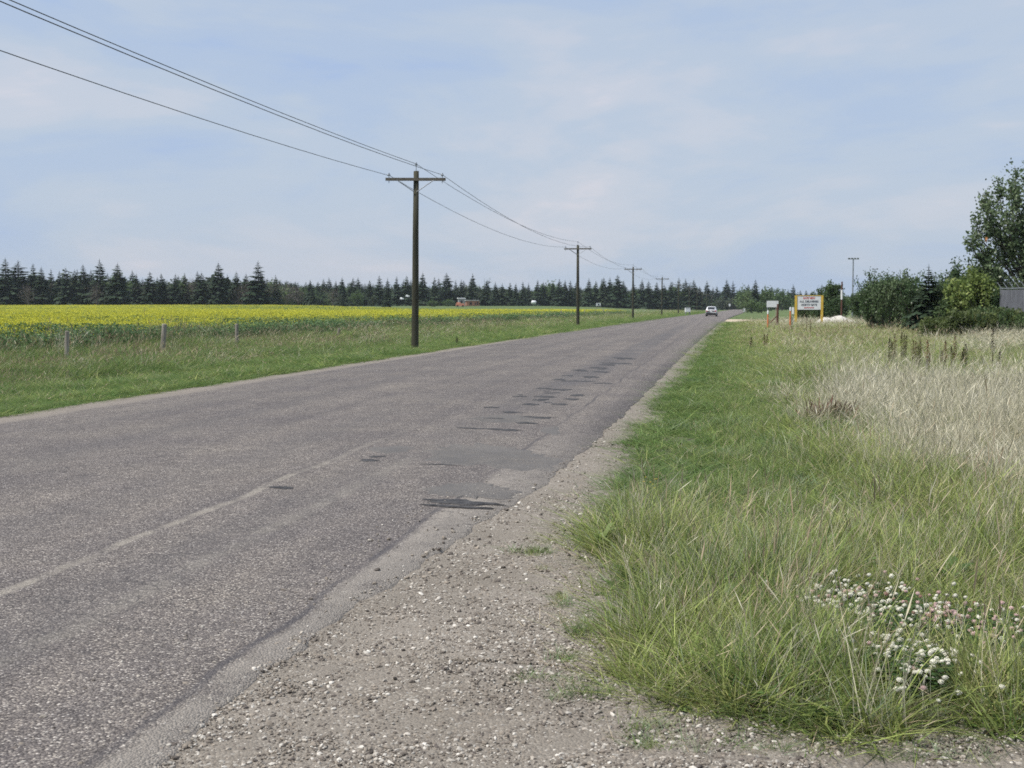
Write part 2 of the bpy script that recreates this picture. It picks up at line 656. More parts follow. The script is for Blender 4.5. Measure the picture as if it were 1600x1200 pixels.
M = {}
M['road'] = road_mat()
M['gravel'] = gravel_mat('dusty_gravel', (0.190, 0.168, 0.140), (0.268, 0.238, 0.203), 0.75, 75)
M['drive'] = gravel_mat('pale_gravel', (0.44, 0.36, 0.26), (0.55, 0.46, 0.35), 0.3, 30)
M['soil'] = soil_mat('grassy_soil', (0.05, 0.045, 0.025), (0.075, 0.075, 0.03), (0.11, 0.10, 0.05))
M['pasture'] = soil_mat('pasture', (0.07, 0.11, 0.04), (0.11, 0.15, 0.06), (0.16, 0.18, 0.09))
M['patch'] = gravel_mat('bitumen_patch', (0.115, 0.110, 0.108), (0.155, 0.147, 0.142), 0.45, 110)
M['dark_mark'] = plain('pothole_shade', (0.075, 0.072, 0.072), (0.022, 0.022, 0.024), 0.8, 0.3, 14, 0.6, 80)  # dark colour stands in for the shade inside potholes
# ------------------------------------------------------------------ ground sheet, road, shoulders
def rows(parts):
    out = []
    for a, b, st_ in parts:
        out += list(np.arange(a, b, st_))
    return out


def sheet(name, srows, tcols_fn, zfn, mat_, bend=True):
    """strip mesh in road coordinates; tcols_fn(s) -> list of t"""
    V, Q = [], []
    n = None
    for s in srows:
        tt = tcols_fn(s)
        n = len(tt)
        sh = float(shift(s)) if bend else 0.0
        for t in tt:
            x, y = xy(s, t + sh)
            V.append((x, y, zfn(x, y, s, t)))
    for i in range(len(srows) - 1):
        for k in range(n - 1):
            a = i * n + k
            Q.append((a, a + 1, a + n + 1, a + n))
    me = mesh_np(name, V, Q, mat_, smooth_=True)
    return obj(name, me)


sr = rows([(-3000, -400, 400), (-400, -30, 40), (-30, 0, 5), (0, 20, 0.5), (20, 60, 1.5), (60, 200, 5), (200, 700, 20), (700, 1200, 100), (1200, 3001, 300)])
tcl = [-3000, -1800, -1000, -600, -400, -300, -230, -180, -140, -110, -90, -70, -55, -45, -38, -32, -28] + rows([(-25, -11.2, 0.6)]) + [-11.0, -10.75, -10.55, -8, -5, -3, -1.75, -1.5, -1.2] + rows([(-0.9, 12, 0.5), (12, 40, 2), (40, 100, 8)]) + [110, 140, 180, 240, 320, 450, 700, 1200, 2000, 3000]
gnd = sheet('ground', sr, lambda s: tcl, lambda x, y, s, t: z1(x, y), [M['soil'], M['pasture']])
tag(gnd, kind='structure')
npol = len(gnd.data.polygons)
cen = np.zeros(npol * 3, dtype=np.float32)
gnd.data.polygons.foreach_get('center', cen)
cen = cen.reshape(-1, 3)
gs, gt = st(cen[:, 0], cen[:, 1])
gnd.data.polygons.foreach_set('material_index', ((gs > 150) | (gt < -45) | (gs < -40)).astype(np.int32))


def edge_noise(s, seed, amp):
    return amp * (0.6 * math.sin(s * 1.7 + seed) + 0.5 * math.sin(s * 4.3 + seed * 2.1) + 0.35 * math.sin(s * 9.7 + seed * 3.3) + 0.25 * math.sin(s * 23.1 + seed))


def pave_r(s):
    return float(np.interp(s, [0, 4.6, 7, 9, 11, 14, 20, 30, 60, 3000], [-2.12, -2.10, -2.03, -1.88, -1.72, -1.62, -1.55, -1.5, -1.45, -1.45])) + (edge_noise(s, 1.0, 0.035) if s < 60 else 0)


def road_cols(s):
    a, b = -10.72 + (edge_noise(s, 4.0, 0.05) if s < 90 else 0), pave_r(s)
    mid = [a + (b - a) * i / 22 for i in range(23)]
    return [a - 0.06, a - 0.02] + mid + [b + 0.015, b + 0.05]


def road_z(x, y, s, t):
    a, b = -10.72 + (edge_noise(s, 4.0, 0.05) if s < 90 else 0), pave_r(s)
    if t < a - 0.04 or t > b + 0.03:
        return -0.045
    if t < a - 0.001 or t > b + 0.001:
        return -0.012
    u = (t - a) / (b - a)
    return 0.006 + 0.05 * (1 - (2 * u - 1) ** 2) + 0.008 * math.sin(s * 0.35 + t) * (u > 0.05) * (u < 0.95)


rr_ = rows([(-40, 2, 3), (2, 16, 0.12), (16, 40, 0.4), (40, 120, 2), (120, 400, 6), (400, 900, 20)])
road = sheet('road', rr_, road_cols, road_z, M['road'])
tag(road, kind='structure')


def road_h(x, y):
    s, t = st(x, y)
    t -= float(shift(s))
    a, b = -10.72, pave_r(s)
    u = (t - a) / (b - a)
    return 0.006 + 0.05 * (1 - (2 * u - 1) ** 2) + 0.008 * math.sin(s * 0.35 + t)


def shoulder_cols(s):
    a = pave_r(s) - 0.12
    b = -0.35 if s > 5.6 else 9.0
    if s > 16:
        b = -0.9
    n = 26
    return [a + (b - a) * (i / n) ** 1.25 for i in range(n + 1)]


def shoulder_z(x, y, s, t):
    a = pave_r(s)
    z = z1(x, y)
    base = np.interp(t - a, [-0.12, 0.02, 0.3, 0.9], [-0.02, -0.006, -0.012, 0.004])
    if t > -1.2:
        base = max(base - 0.02 * (t + 1.2), z + 0.006) if y > 5.5 else max(0.004, z + .012)
    return float(base + 0.006 * wob(x, y, 0.35, 2) + 0.012 * wob(x, y, 1.3, 3) * float(smooth(0.0, 0.3, t - a)))


sh_r = sheet('gravel_shoulder', rows([(0, 4, 0.5), (4, 9, 0.05), (9, 20, 0.15), (20, 60, 1.0), (60, 145, 3)]), shoulder_cols, shoulder_z, M['gravel'])
tag(sh_r, kind='structure')
sh_l = sheet('gravel_verge', rows([(-5, 60, 0.5), (60, 200, 4)]),
             lambda s: [-10.62, -10.8, -11.0, -11.22 + edge_noise(s, 2.0, 0.06)],
             lambda x, y, s, t: z1(x, y) + 0.012 + 0.004 * wob(x, y, 0.6, 1), M['gravel'])
tag(sh_l, kind='structure')

# the pale side road that joins beyond the grass
drv = sheet('driveway', rows([(137, 168, 1.0)]), lambda s: [-1.7, -1.0, 0.5, 2, 4, 6, 8, 10, 12, 14, 17], lambda x, y, s, t: z1(x, y) + 0.03 + (0.02 if t > -1.3 else 0), M['drive'])
tag(drv, kind='structure')


# ---- asphalt patches, and thin lumps with pothole shade in their colour, pieces of the road
def road_patch(px, py, w, dpt, rot=0.0, mat_='dark_mark', thick=0.003, n=14, parent=road, jag=0.25):
    g = ground(px, py, 0.03)
    V = []
    a0 = random.uniform(0, 6)
    rim = []
    for k in range(n):
        an = 2 * PI * k / n
        r = 1 + jag * (math.sin(an * 2 + a0) * 0.5 + math.sin(an * 3 + a0 * 2) * 0.4 + random.uniform(-0.75, 0.75))
        rim.append((math.cos(an) * w / 2 * r, math.sin(an) * dpt / 2 * r))
    cr, sr_ = math.cos(rot - TH * 0.3), math.sin(rot - TH * 0.3)
    for ring, z in ((1.0, -0.006), (0.9, thick), (0.5, thick * 1.2)):
        for (u, v) in rim:
            x = g.x + (u * cr - v * sr_) * ring
            y = g.y + (u * sr_ + v * cr) * ring
            V.append((x, y, road_h(x, y) + z))
    V.append((g.x, g.y, road_h(g.x, g.y) + thick * 1.25))
    Fc = []
    for ring in range(2):
        for k in range(n):
            k2 = (k + 1) % n
            Fc.append((ring * n + k, ring * n + k2, (ring + 1) * n + k2, (ring + 1) * n + k))
    for k in range(n):
        Fc.append((2 * n + k, 2 * n + (k + 1) % n, 3 * n))
    mb = MB()
    mb.add(V, Fc)
    return mb.build('dark_road_patch', M[mat_], parent)


big_patches = [(765, 712, 1.35, 2.6, 0.2), (735, 765, 0.75, 1.0, 0.1), (610, 705, 0.6, 0.7, 0.0), (880, 672, 0.6, 1.4, 0.2), (790, 655, 1.1, 1.2, 0.0)]
for (px, py, w, dpt, ro) in big_patches:
    road_patch(px, py, w, dpt, ro, 'patch', 0.002, 48, jag=0.24)
shaded_holes = [(440, 764, .17, .22), (575, 722, .17, .22), (590, 716, .12, .18), (686, 727, .30, .10), (716, 783, .50, .26), (712, 790, .42, .10),
        (740, 671, .34, .12), (785, 672, .38, .10), (775, 655, .28, .12), (822, 661, .30, .12), (800, 645, .25, .14), (840, 652, .42, .2), (830, 632, .30, .14),
        (845, 625, .30, .14), (853, 620, .34, .14), (862, 614, .30, .16), (875, 609, .34, .2), (813, 620, .22, .2), (768, 638, .2, .2), (848, 607, .2, .25),
        (902, 596, .5, .3), (875, 594, .22, .3), (888, 588, .26, .3), (908, 580, .3, .4), (922, 590, .4, .3), (942, 599, .36, .25), (902, 617, .3, .2), (875, 631, .26, .14), (893, 623, .2, .2),
        (935, 576, .5, .5), (948, 571, .4, .5), (940, 582, .3, .4), (962, 568, .6, .7), (975, 560, .6, .9)]
for (px, py, w, dpt) in shaded_holes:  # raised lumps in place of holes, the holes' shade put into the colour
    d_ = ground(px, py, .03).y
    dpt = random.uniform(1.8, 3.4) * d_ * d_ / 3230 if py < 700 else dpt * .8
    road_patch(px, py, w * random.uniform(.95, 1.45), dpt, random.uniform(-.14, .06), 'dark_mark', random.uniform(0.003, 0.006), 26, jag=0.42)
    if random.random() < .45:
        road_patch(px + random.uniform(-16, 16), py + random.uniform(-4, 5), w * .5, dpt * .6, random.uniform(-.2, .1), 'dark_mark', 0.002, 18, jag=0.5)

# ------------------------------------------------------------------ scattered ground cover
def scatter(name, pts, rots, scl, idx, variants, label=None):
    n = len(pts)
    me = bpy.data.meshes.new(name)
    me.vertices.add(n)
    me.vertices.foreach_set('co', np.asarray(pts, dtype=np.float32).ravel())
    for an, typ, key, arr in (('rot', 'FLOAT_VECTOR', 'vector', rots), ('scl', 'FLOAT_VECTOR', 'vector', scl), ('pick', 'INT', 'value', idx)):
        a = me.attributes.new(an, typ, 'POINT')
        a.data.foreach_set(key, np.asarray(arr, dtype=np.int32 if typ == 'INT' else np.float32).ravel())
    o = obj(name, me)
    tag(o, label, None, None, 'stuff')
    c = bpy.data.collections.new(name + '_kinds')
    for i, vm in enumerate(variants):
        c.objects.link(bpy.data.objects.new('%s_kind_%03d' % (name, i), vm))
    ng = bpy.data.node_groups.new(name + '_scatter', 'GeometryNodeTree')
    ng.interface.new_socket('Geometry', in_out='INPUT', socket_type='NodeSocketGeometry')
    ng.interface.new_socket('Geometry', in_out='OUTPUT', socket_type='NodeSocketGeometry')
    gi = ng.nodes.new('NodeGroupInput')
    go = ng.nodes.new('NodeGroupOutput')
    ip = ng.nodes.new('GeometryNodeInstanceOnPoints')
    ci = ng.nodes.new('GeometryNodeCollectionInfo')
    ci.inputs['Collection'].default_value = c
    ci.inputs['Separate Children'].default_value = True
    ci.inputs['Reset Children'].default_value = True
    e2r = ng.nodes.new('FunctionNodeEulerToRotation')

    def na(nm, ty):
        q = ng.nodes.new('GeometryNodeInputNamedAttribute')
        q.data_type = ty
        q.inputs['Name'].default_value = nm
        return q.outputs['Attribute']
    L = ng.links.new
    L(gi.outputs[0], ip.inputs['Points'])
    L(ci.outputs[0], ip.inputs['Instance'])
    ip.inputs['Pick Instance'].default_value = True
    L(na('pick', 'INT'), ip.inputs['Instance Index'])
    L(na('rot', 'FLOAT_VECTOR'), e2r.inputs[0])
    L(e2r.outputs[0], ip.inputs['Rotation'])
    L(na('scl', 'FLOAT_VECTOR'), ip.inputs['Scale'])
    L(ip.outputs[0], go.inputs[0])
    md = o.modifiers.new('scatter', 'NODES')
    md.node_group = ng
    return o


def blades(n, rad, h, w, lean, curl, seed, hvar=0.45, wind=(0.12, 0.0), K=3, head=0.0, headw=0.006, headl=0.09, mi=0, mih=1):
    """a tuft of grass: (verts, quads, material index)"""
    g = np.random.default_rng(seed)
    r = rad * np.sqrt(g.random(n))
    a = g.uniform(0, 2 * PI, n)
    bx, by = r * np.cos(a), r * np.sin(a)
    ph = g.uniform(0, 2 * PI, n)
    hh = h * (1 - hvar * g.random(n))
    ln = lean * g.uniform(0.2, 1.2, n)
    cu = curl * g.uniform(0.1, 1.3, n)
    dx, dy = np.cos(ph) * ln + wind[0], np.sin(ph) * ln + wind[1]
    fx = g.uniform(0, 2 * PI, n)
    sx, sy = np.cos(fx), np.sin(fx)
    V, Q, MI = [], [], []
    u = np.linspace(0, 1, K + 1)

    def curve(uu):
        px = bx + dx * hh * uu + np.cos(ph) * cu * hh * uu * uu
        py = by + dy * hh * uu + np.sin(ph) * cu * hh * uu * uu
        pz = hh * (uu - 0.35 * cu * uu * uu)
        return px, py, pz
    ww = w * g.uniform(0.6, 1.2, n)
    base = 0
    P = np.zeros((n, K + 1, 2, 3))
    for i, uu in enumerate(u):
        px, py, pz = curve(uu)
        half = ww * 0.5 * (0.75 + 0.5 * uu if uu < 0.4 else max(0.05, 1.15 * (1 - uu) ** 0.8 + 0.02))
        P[:, i, 0] = np.stack([px - sx * half, py - sy * half, pz], 1)
        P[:, i, 1] = np.stack([px + sx * half, py + sy * half, pz], 1)
    V.append(P.reshape(-1, 3))
    idx = np.arange(n * (K + 1) * 2).reshape(n, K + 1, 2)
    for i in range(K):
        Q.append(np.stack([idx[:, i, 0], idx[:, i, 1], idx[:, i + 1, 1], idx[:, i + 1, 0]], 1))
        MI.append(np.full(n, mi))
    base = n * (K + 1) * 2
    if head > 0:
        sel = np.where(g.random(n) < head)[0]
        if len(sel):
            prof = [0.35, 1.0, 0.75, 0.12]
            HP = np.zeros((len(sel), 4, 2, 3))
            for i, pr in enumerate(prof):
                uu = 1 - headl / h + (headl / h) * i / 3 * 1.1
                px, py, pz = curve(uu)
                hw = headw * pr * g.uniform(0.7, 1.2, n)
                HP[:, i, 0] = np.stack([px - sy * hw, py + sx * hw, pz], 1)[sel]
                HP[:, i, 1] = np.stack([px + sy * hw, py - sx * hw, pz], 1)[sel]
            V.append(HP.reshape(-1, 3))
            hid = base + np.arange(len(sel) * 8).reshape(len(sel), 4, 2)
            for i in range(3):
                Q.append(np.stack([hid[:, i, 0], hid[:, i, 1], hid[:, i + 1, 1], hid[:, i + 1, 0]], 1))
                MI.append(np.full(len(sel), mih))
    return np.concatenate(V), np.concatenate(Q), np.concatenate(MI)


def merge(parts):
    V, Q, I = [], [], []
    b = 0
    for v, q, i in parts:
        V.append(v)
        Q.append(q + b)
        I.append(i)
        b += len(v)
    return np.concatenate(V), np.concatenate(Q), np.concatenate(I)


M['g_short'] = leafmat('short_grass', (0.13, 0.20, 0.055), (0.24, 0.31, 0.085), (0.40, 0.40, 0.17), 0.9, 0.42, 0.55)
M['g_green'] = leafmat('lush_grass', (0.075, 0.150, 0.04), (0.135, 0.210, 0.062), (0.23, 0.275, 0.10), 1.6, 0.42, 0.5)
M['g_olive'] = leafmat('olive_grass', (0.15, 0.22, 0.06), (0.29, 0.345, 0.10), (0.45, 0.43, 0.19), 0.7, 0.42, 0.55)
M['g_blue'] = leafmat('grey_green_grass', (0.20, 0.28, 0.155), (0.29, 0.355, 0.21), (0.40, 0.43, 0.28), 0.8, 0.35, 0.4)
M['g_straw'] = leafmat('bleached_stalks', (0.41, 0.375, 0.255), (0.53, 0.495, 0.37), (0.64, 0.61, 0.50), 1.2, 0.25, 0.35)
M['g_head'] = leafmat('grass_panicles', (0.36, 0.30, 0.18), (0.47, 0.39, 0.26), (0.56, 0.49, 0.35), 2.0, 0.25, 0.3)
M['g_pink'] = leafmat('brome_panicles', (0.26, 0.20, 0.13), (0.33, 0.255, 0.175), (0.38, 0.32, 0.20), 3.0, 0.25, 0.3)
M['g_red'] = leafmat('sorrel_heads', (0.11, 0.05, 0.038), (0.15, 0.065, 0.05), (0.18, 0.085, 0.06), 0.5, 0.2, 0.3)
M['g_dry'] = leafmat('dead_straw', (0.30, 0.235, 0.15), (0.40, 0.32, 0.21), (0.50, 0.42, 0.30), 0.7, 0.1, 0.4)

GR_M = [M['g_short'], M['g_green'], M['g_olive'], M['g_blue'], M['g_straw'], M['g_head'], M['g_pink'], M['g_dry'], M['g_red']]
KINDS = {}
GV = []


def kind(name, maker, reps):
    KINDS[name] = []
    for r in range(reps):
        v, q, i = maker(1000 + len(GV) * 17)
        KINDS[name].append(len(GV))
        GV.append(mesh_np('grass_tuft', v, q, GR_M, i))


kind('short', lambda s: merge([blades(26, .08, .17, .0042, .45, .35, s, mi=0), blades(5, .08, .13, .004, .6, .4, s + 1, mi=7), blades(1, .06, .24, .0022, .25, .1, s + 2, head=.6, headw=.002, headl=.05, mi=4, mih=5)]), 5)
kind('lush', lambda s: merge([blades(21, .10, .30, .0090, .55, .75, s, hvar=.55, mi=1), blades(3, .08, .25, .004, .4, .3, s + 1, mi=2)]), 5)
kind('olive', lambda s: merge([blades(17, .10, .37, .0094, .55, .8, s, hvar=.65, mi=2), blades(4, .09, .26, .005, .8, .5, s + 1, mi=7), blades(2, .08, .48, .0022, .30, .25, s + 2, head=.5, headw=.0022, headl=.09, mi=4, mih=5)]), 6)
kind('blue', lambda s: merge([blades(20, .09, .31, .0070, .5, .65, s, hvar=.55, mi=3), blades(5, .08, .25, .004, .5, .3, s + 1, mi=7)]), 4)
kind('straw', lambda s: merge([blades(17, .11, .66, .0034, .26, .22, s, hvar=.45, head=.4, headw=.0028, headl=.12, mi=4, mih=4), blades(9, .11, .34, .006, .45, .6, s + 1, mi=3), blades(9, .11, .42, .006, .45, .5, s + 3, mi=2)]), 6)
kind('brome', lambda s: merge([blades(14, .10, .34, .005, .35, .4, s, mi=2), blades(4, .12, .60, .0022, .22, .14, s + 1, hvar=.3, head=.8, headw=.0032, headl=.12, mi=2, mih=6)]), 5)
kind('lushbrome', lambda s: merge([blades(16, .10, .40, .0055, .35, .4, s, mi=1), blades(3, .12, .62, .0022, .22, .14, s + 1, hvar=.3, head=.8, headw=.0035, headl=.12, mi=1, mih=6)]), 5)
kind('sorrel', lambda s: merge([blades(14, .12, .42, .003, .3, .2, s, head=.95, headw=.010, headl=.2, mi=8, mih=8), blades(8, .1, .25, .004, .4, .4, s + 1, mi=2)]), 3)
kind('dry', lambda s: blades(9, .10, .16, .003, 1.6, .2, s, hvar=.6, wind=(0, 0), mi=7), 4)

def rosette(seed):
    g = np.random.default_rng(seed)
    V, Q = [], []
    for k in range(13):
        a, L, w = g.uniform(0, 6.28), g.uniform(.06, .17), g.uniform(.012, .024)
        up = g.uniform(.5, 2.2)
        dx, dy = math.cos(a), math.sin(a)
        b = len(V)
        for u, ww in ((0.05, .2), (.4, .9), (.75, 1.0), (1, .12)):
            z = L * (up * u - .55 * up * u * u) + .02
            V += [(dx * L * u - dy * w * ww, dy * L * u + dx * w * ww, z + .004), (dx * L * u + dy * w * ww, dy * L * u - dx * w * ww, z)]
        Q += [(b, b + 1, b + 3, b + 2), (b + 2, b + 3, b + 5, b + 4), (b + 4, b + 5, b + 7, b + 6)]
    return np.array(V), np.array(Q), np.ones(len(Q), int)


kind('weed', lambda s: merge([rosette(s), blades(6, .1, .25, .006, .5, .6, s + 1, mi=2)]), 3)

# clover beds, so the grass leaves them room
CLOVER = {'white_far': [(1250, 912), (1275, 890), (1330, 884), (1385, 892), (1425, 915), (1450, 950), (1400, 970), (1320, 958), (1265, 945)],
          'pink': [(1425, 905), (1480, 925), (1560, 935), (1640, 945), (1650, 1010), (1580, 1005), (1500, 985), (1430, 968), (1400, 940)],
          'white_near': [(1352, 1022), (1375, 1005), (1420, 1002), (1462, 1020), (1490, 1040), (1480, 1060), (1430, 1062), (1385, 1050)]}
CL_W = {k: [tuple(ground(px, py, 0.16).xy) for px, py in v] for k, v in CLOVER.items()}


def in_poly(x, y, poly):
    x, y = np.asarray(x), np.asarray(y)
    c = np.zeros(x.shape, bool)
    n = len(poly)
    for i in range(n):
        x1, y1 = poly[i]
        x2, y2 = poly[(i + 1) % n]
        cond = ((y1 > y) != (y2 > y)) & (x < (x2 - x1) * (y - y1) / (y2 - y1 + 1e-12) + x1)
        c ^= cond
    return c


def pick(kinds, probs, n):
    """probs: (n, len(kinds)) weights -> instance numbers"""
    p = np.clip(probs, 1e-6, None)
    p = p / p.sum(1, keepdims=True)
    c = p.cumsum(1)
    k = (rng.random((n, 1)) > c).sum(1)
    k = np.minimum(k, len(kinds) - 1)
    out = np.zeros(n, int)
    for j, nm in enumerate(kinds):
        m = k == j
        out[m] = rng.choice(KINDS[nm], m.sum())
    return out, k


def straw_field(x, y):
    q = x / np.maximum(y, 1) + 0.035 * wob(x, y, 3.5, 2) + .02 * wob(x, y, 1.2, 1)
    lim = np.interp(y, [9, 11, 15, 20, 30], [.42, .37, .30, .27, .27])
    a = smooth(lim - .03, lim + .05, q) * smooth(9.5, 12.5, y) * smooth(29, 23, y) * 1.25
    b = np.clip(wob(x, y, 1.6, 3) - .55, 0, 1) * smooth(9, 13, y) * smooth(.10, .2, x / np.maximum(y, 1)) * .7
    c = smooth(0.34, 0.40, x / np.maximum(y, 1)) * smooth(38, 50, y) * 0.9
    d = smooth(85, 105, y) * smooth(0.19, 0.24, x / np.maximum(y, 1)) * 0.6
    return a + b + c + d


PTS, ROT, SCL, IDX = [], [], [], []
for (y0, y1, dens, sxy, xr) in ((4.3, 6.5, 360, 1.0, .5), (6.5, 9, 270, 1.1, .5), (9, 14, 170, 1.3, .48), (14, 24, 85, 1.7, .47), (24, 42, 40, 2.3, .46), (42, 75, 15, 3.4, .46), (75, 150, 5.0, 5.0, .46)):
    xa, xb = -2.0 if y0 < 40 else 0.0, xr * y1 + 1.5
    n = int(dens * (y1 - y0) * (xb - xa))
    x = rng.uniform(xa, xb, n)
    y = rng.uniform(y0, y1, n)
    ge = grass_edge(x, y)
    keep = (ge > 0) & (x < xr * y + 1.5)
    keep &= ~((ge < 0.15) & (rng.random(n) < 0.45))
    s, t = st(x, y)
    tp = t - shift(s)
    keep &= ~((s > 136.5 + .8 * wob(tp, s * 0, 3, 1)) & (s < 167) & (tp < 16.5))
    x, y, ge, tp = x[keep], y[keep], ge[keep], tp[keep]
    n = len(x)
    sf = straw_field(x, y) + 0.15 * wob(x, y, 3, 1) * smooth(8, 13, y)
    lush_edge = smooth(1.9, .3, ge) * smooth(9, 13, y)
    mown = smooth(3.4, 1.6, ge + 0.4 * wob(x, y, 3, 0)) * smooth(7.5, 11, y)
    w1 = wob(x, y, 2.2, 2)
    w2 = wob(x, y, 1.4, 3)
    far_b = smooth(38, 55, y)
    bl = np.clip(w1 * 0.7 - 0.25, 0, 1)
    P_ = np.stack([mown * (1.0 - lush_edge) + 0.05,
                   lush_edge * 1.6 + 0.16 + 0.45 * np.clip(w2, 0, 1) + 0.35 * smooth(12, 25, y) * (1 - far_b),
                   (1 - mown) * (1.0 - np.clip(sf, 0, .9)) + 0.05,
                   bl + 0.05 + 0.2 * smooth(.5, .1, ge),
                   np.clip(sf - .12, 0, 1.5) ** 1.3 * 1.25 * (1 - 0.9 * mown) + 0.02 * (1 - mown),
                   0.05 * (1 - mown) + far_b * 0.3,
                   (0.10 + 0.25 * np.clip(wob(x, y, 1.7, 1), 0, 1)) * smooth(12, 8, y)], 1)
    idx, kk = pick(['short', 'lush', 'olive', 'blue', 'straw', 'brome', 'weed'], P_, n)
    hs = np.ones(n)
    hs *= 1 - 0.45 * mown * (kk != 0)
    hs *= 0.42 + 0.58 * smooth(0.0, 0.55, ge + .15 * wob(x, y, .5, 2))
    hs *= np.where(lush_edge > .3, 0.72, 1)
    incl = np.zeros(n, bool)
    for poly in CL_W.values():
        incl |= in_poly(x, y, poly)
    hs *= np.where(incl, 0.30, 1.0)
    inc2 = np.zeros(n, bool)
    for poly in CL_W.values():
        inc2 |= in_poly(x, y + .45, poly) | in_poly(x, y + .30, poly) | in_poly(x, y + .15, poly)
    hs *= np.where(inc2 & ~incl, 0.42, 1.0)
    kill = (incl & (rng.random(n) < 0.72)) | (rng.random(n) < .35 * smooth(.55, .95, wob(x, y, .7, 3)))
    hs *= np.exp(rng.normal(0, 0.22, n)) * (1 + 0.22 * wob(x, y, 0.9, 1)) * (1 + .15 * wob(x, y, 2.6, 0))
    sxx = sxy * rng.uniform(0.8, 1.25, n)
    k2 = ~kill
    PTS.append(np.stack([x, y, zg(x, y) - 0.01], 1)[k2])
    rz = np.where(rng.random(n) < .55, rng.normal(0, 0.9, n), rng.uniform(0, 6.28, n))
    ROT.append(np.stack([rng.normal(0, .08, n), rng.normal(0.05, .08, n), rz], 1)[k2])
    SCL.append(np.stack([sxx, sxx, hs], 1)[k2])
    IDX.append(idx[k2])
n_right = sum(len(p) for p in PTS)
scatter('roadside_grass', np.concatenate(PTS), np.concatenate(ROT), np.concatenate(SCL), np.concatenate(IDX), GV)

# left verge, between the road and the crop
PTS, ROT, SCL, IDX = [], [], [], []
for (s0, s1, dens, sxy) in ((8, 32, 62, 1.9), (32, 60, 30, 2.6), (60, 110, 12, 4.0), (110, 230, 4.0, 6.5), (230, 420, 1.2, 9.0)):
    n = int(dens * (s1 - s0) * 12.5)
    s = rng.uniform(s0, s1, n)
    tp = rng.uniform(-23.4, -10.85, n)
    x, y = xy(s, tp + shift(s))
    e = -11.05 + 0.10 * wob(s, 0 * s, 2.3, 1)
    keep = (tp < e) & (np.abs(x) < 0.52 * y + 3)
    s, tp, x, y = s[keep], tp[keep], x[keep], y[keep]
    n = len(s)
    dd = -11.0 - tp
    br = smooth(3.5, 7.5, dd + 1.2 * wob(x, y, 7, 2))
    P_ = np.stack([0.08 + 0.5 * smooth(.7, .1, dd), 1.2 - 0.7 * br, 0.12 + 0.1 * br, 0.02 + 0.1 * br, 0.02 * br, 0.12 * br * (wob(x, y, 9, 3) > 0), 0.38 * br + 0.03], 1)
    idx, kk = pick(['short', 'lush', 'olive', 'blue', 'straw', 'brome', 'lushbrome'], P_, n)
    hs = (0.62 + 0.70 * br * (1 - .75 * smooth(2.4, .4, np.abs(tp + 19.3)))) * np.exp(rng.normal(0, .18, n)) * (1 + 0.30 * wob(x, y, 2.6, 1) + .15 * wob(x, y, 7, 3)) * smooth(-.4, .5, dd)
    sxx = sxy * rng.uniform(.8, 1.25, n)
    PTS.append(np.stack([x, y, zg(x, y) - .01], 1))
    ROT.append(np.stack([rng.normal(0, .08, n), rng.normal(.05, .08, n), rng.normal(0, 1.0, n)], 1))
    SCL.append(np.stack([sxx, sxx, hs], 1))
    IDX.append(idx)
scatter('verge_grass', np.concatenate(PTS), np.concatenate(ROT), np.concatenate(SCL), np.concatenate(IDX), GV)

# a patch of reddish sorrel, tufts and straw on the gravel
def small_scatter(name, px_list, kinds, sc_, hsc, z=0.0):
    P_, R_, S_, I_ = [], [], [], []
    for (px, py, rx, ry, n) in px_list:
        g = ground(px, py, z)
        for _ in range(n):
            a, r = random.uniform(0, 2 * PI), math.sqrt(random.random())
            x, y = g.x + rx * r * math.cos(a), g.y + ry * r * math.sin(a)
            P_.append((x, y, max(z1(x, y), -0.012) - 0.004))
            R_.append((random.gauss(0, .15), random.gauss(0, .15), random.uniform(0, 6.28)))
            k = sc_ * random.uniform(.7, 1.2)
            S_.append((k, k, hsc * random.uniform(.6, 1.2)))
            I_.append(random.choice(KINDS[random.choice(kinds)]))
    return scatter(name, P_, R_, S_, I_, GV)


small_scatter('red_sorrel', [(1285, 662, .30, .16, 24)], ['sorrel'], 1.1, .92, z=0.0)
small_scatter('gravel_tufts', [(838, 866, .10, .09, 16), (800, 862, .03, .05, 3), (842, 892, .05, .04, 5), (840, 1070, .085, .05, 14), (884, 1092, .07, .05, 9), (893, 1070, .05, .04, 5), (862, 1030, .10, .05, 5), (930, 1088, .09, .08, 14), (1010, 1140, .10, .04, 8), (1045, 1165, .16, .04, 8), (1150, 1175, .25, .05, 8), (1300, 1185, .3, .05, 10), (1480, 1190, .3, .05, 10), (905, 985, .1, .2, 14), (878, 935, .05, .2, 8)], ['short', 'short', 'blue', 'lush'], .55, .42)
small_scatter('straw_litter', [(850, 880, .22, .35, 22), (880, 1040, .15, .2, 16), (870, 1080, .2, .12, 14), (860, 960, .12, .3, 10), (900, 760, .1, .8, 8), (1020, 1150, .3, .06, 12), (1250, 1180, .5, .06, 16), (900, 900, .12, .5, 16)], ['dry'], .9, .35)

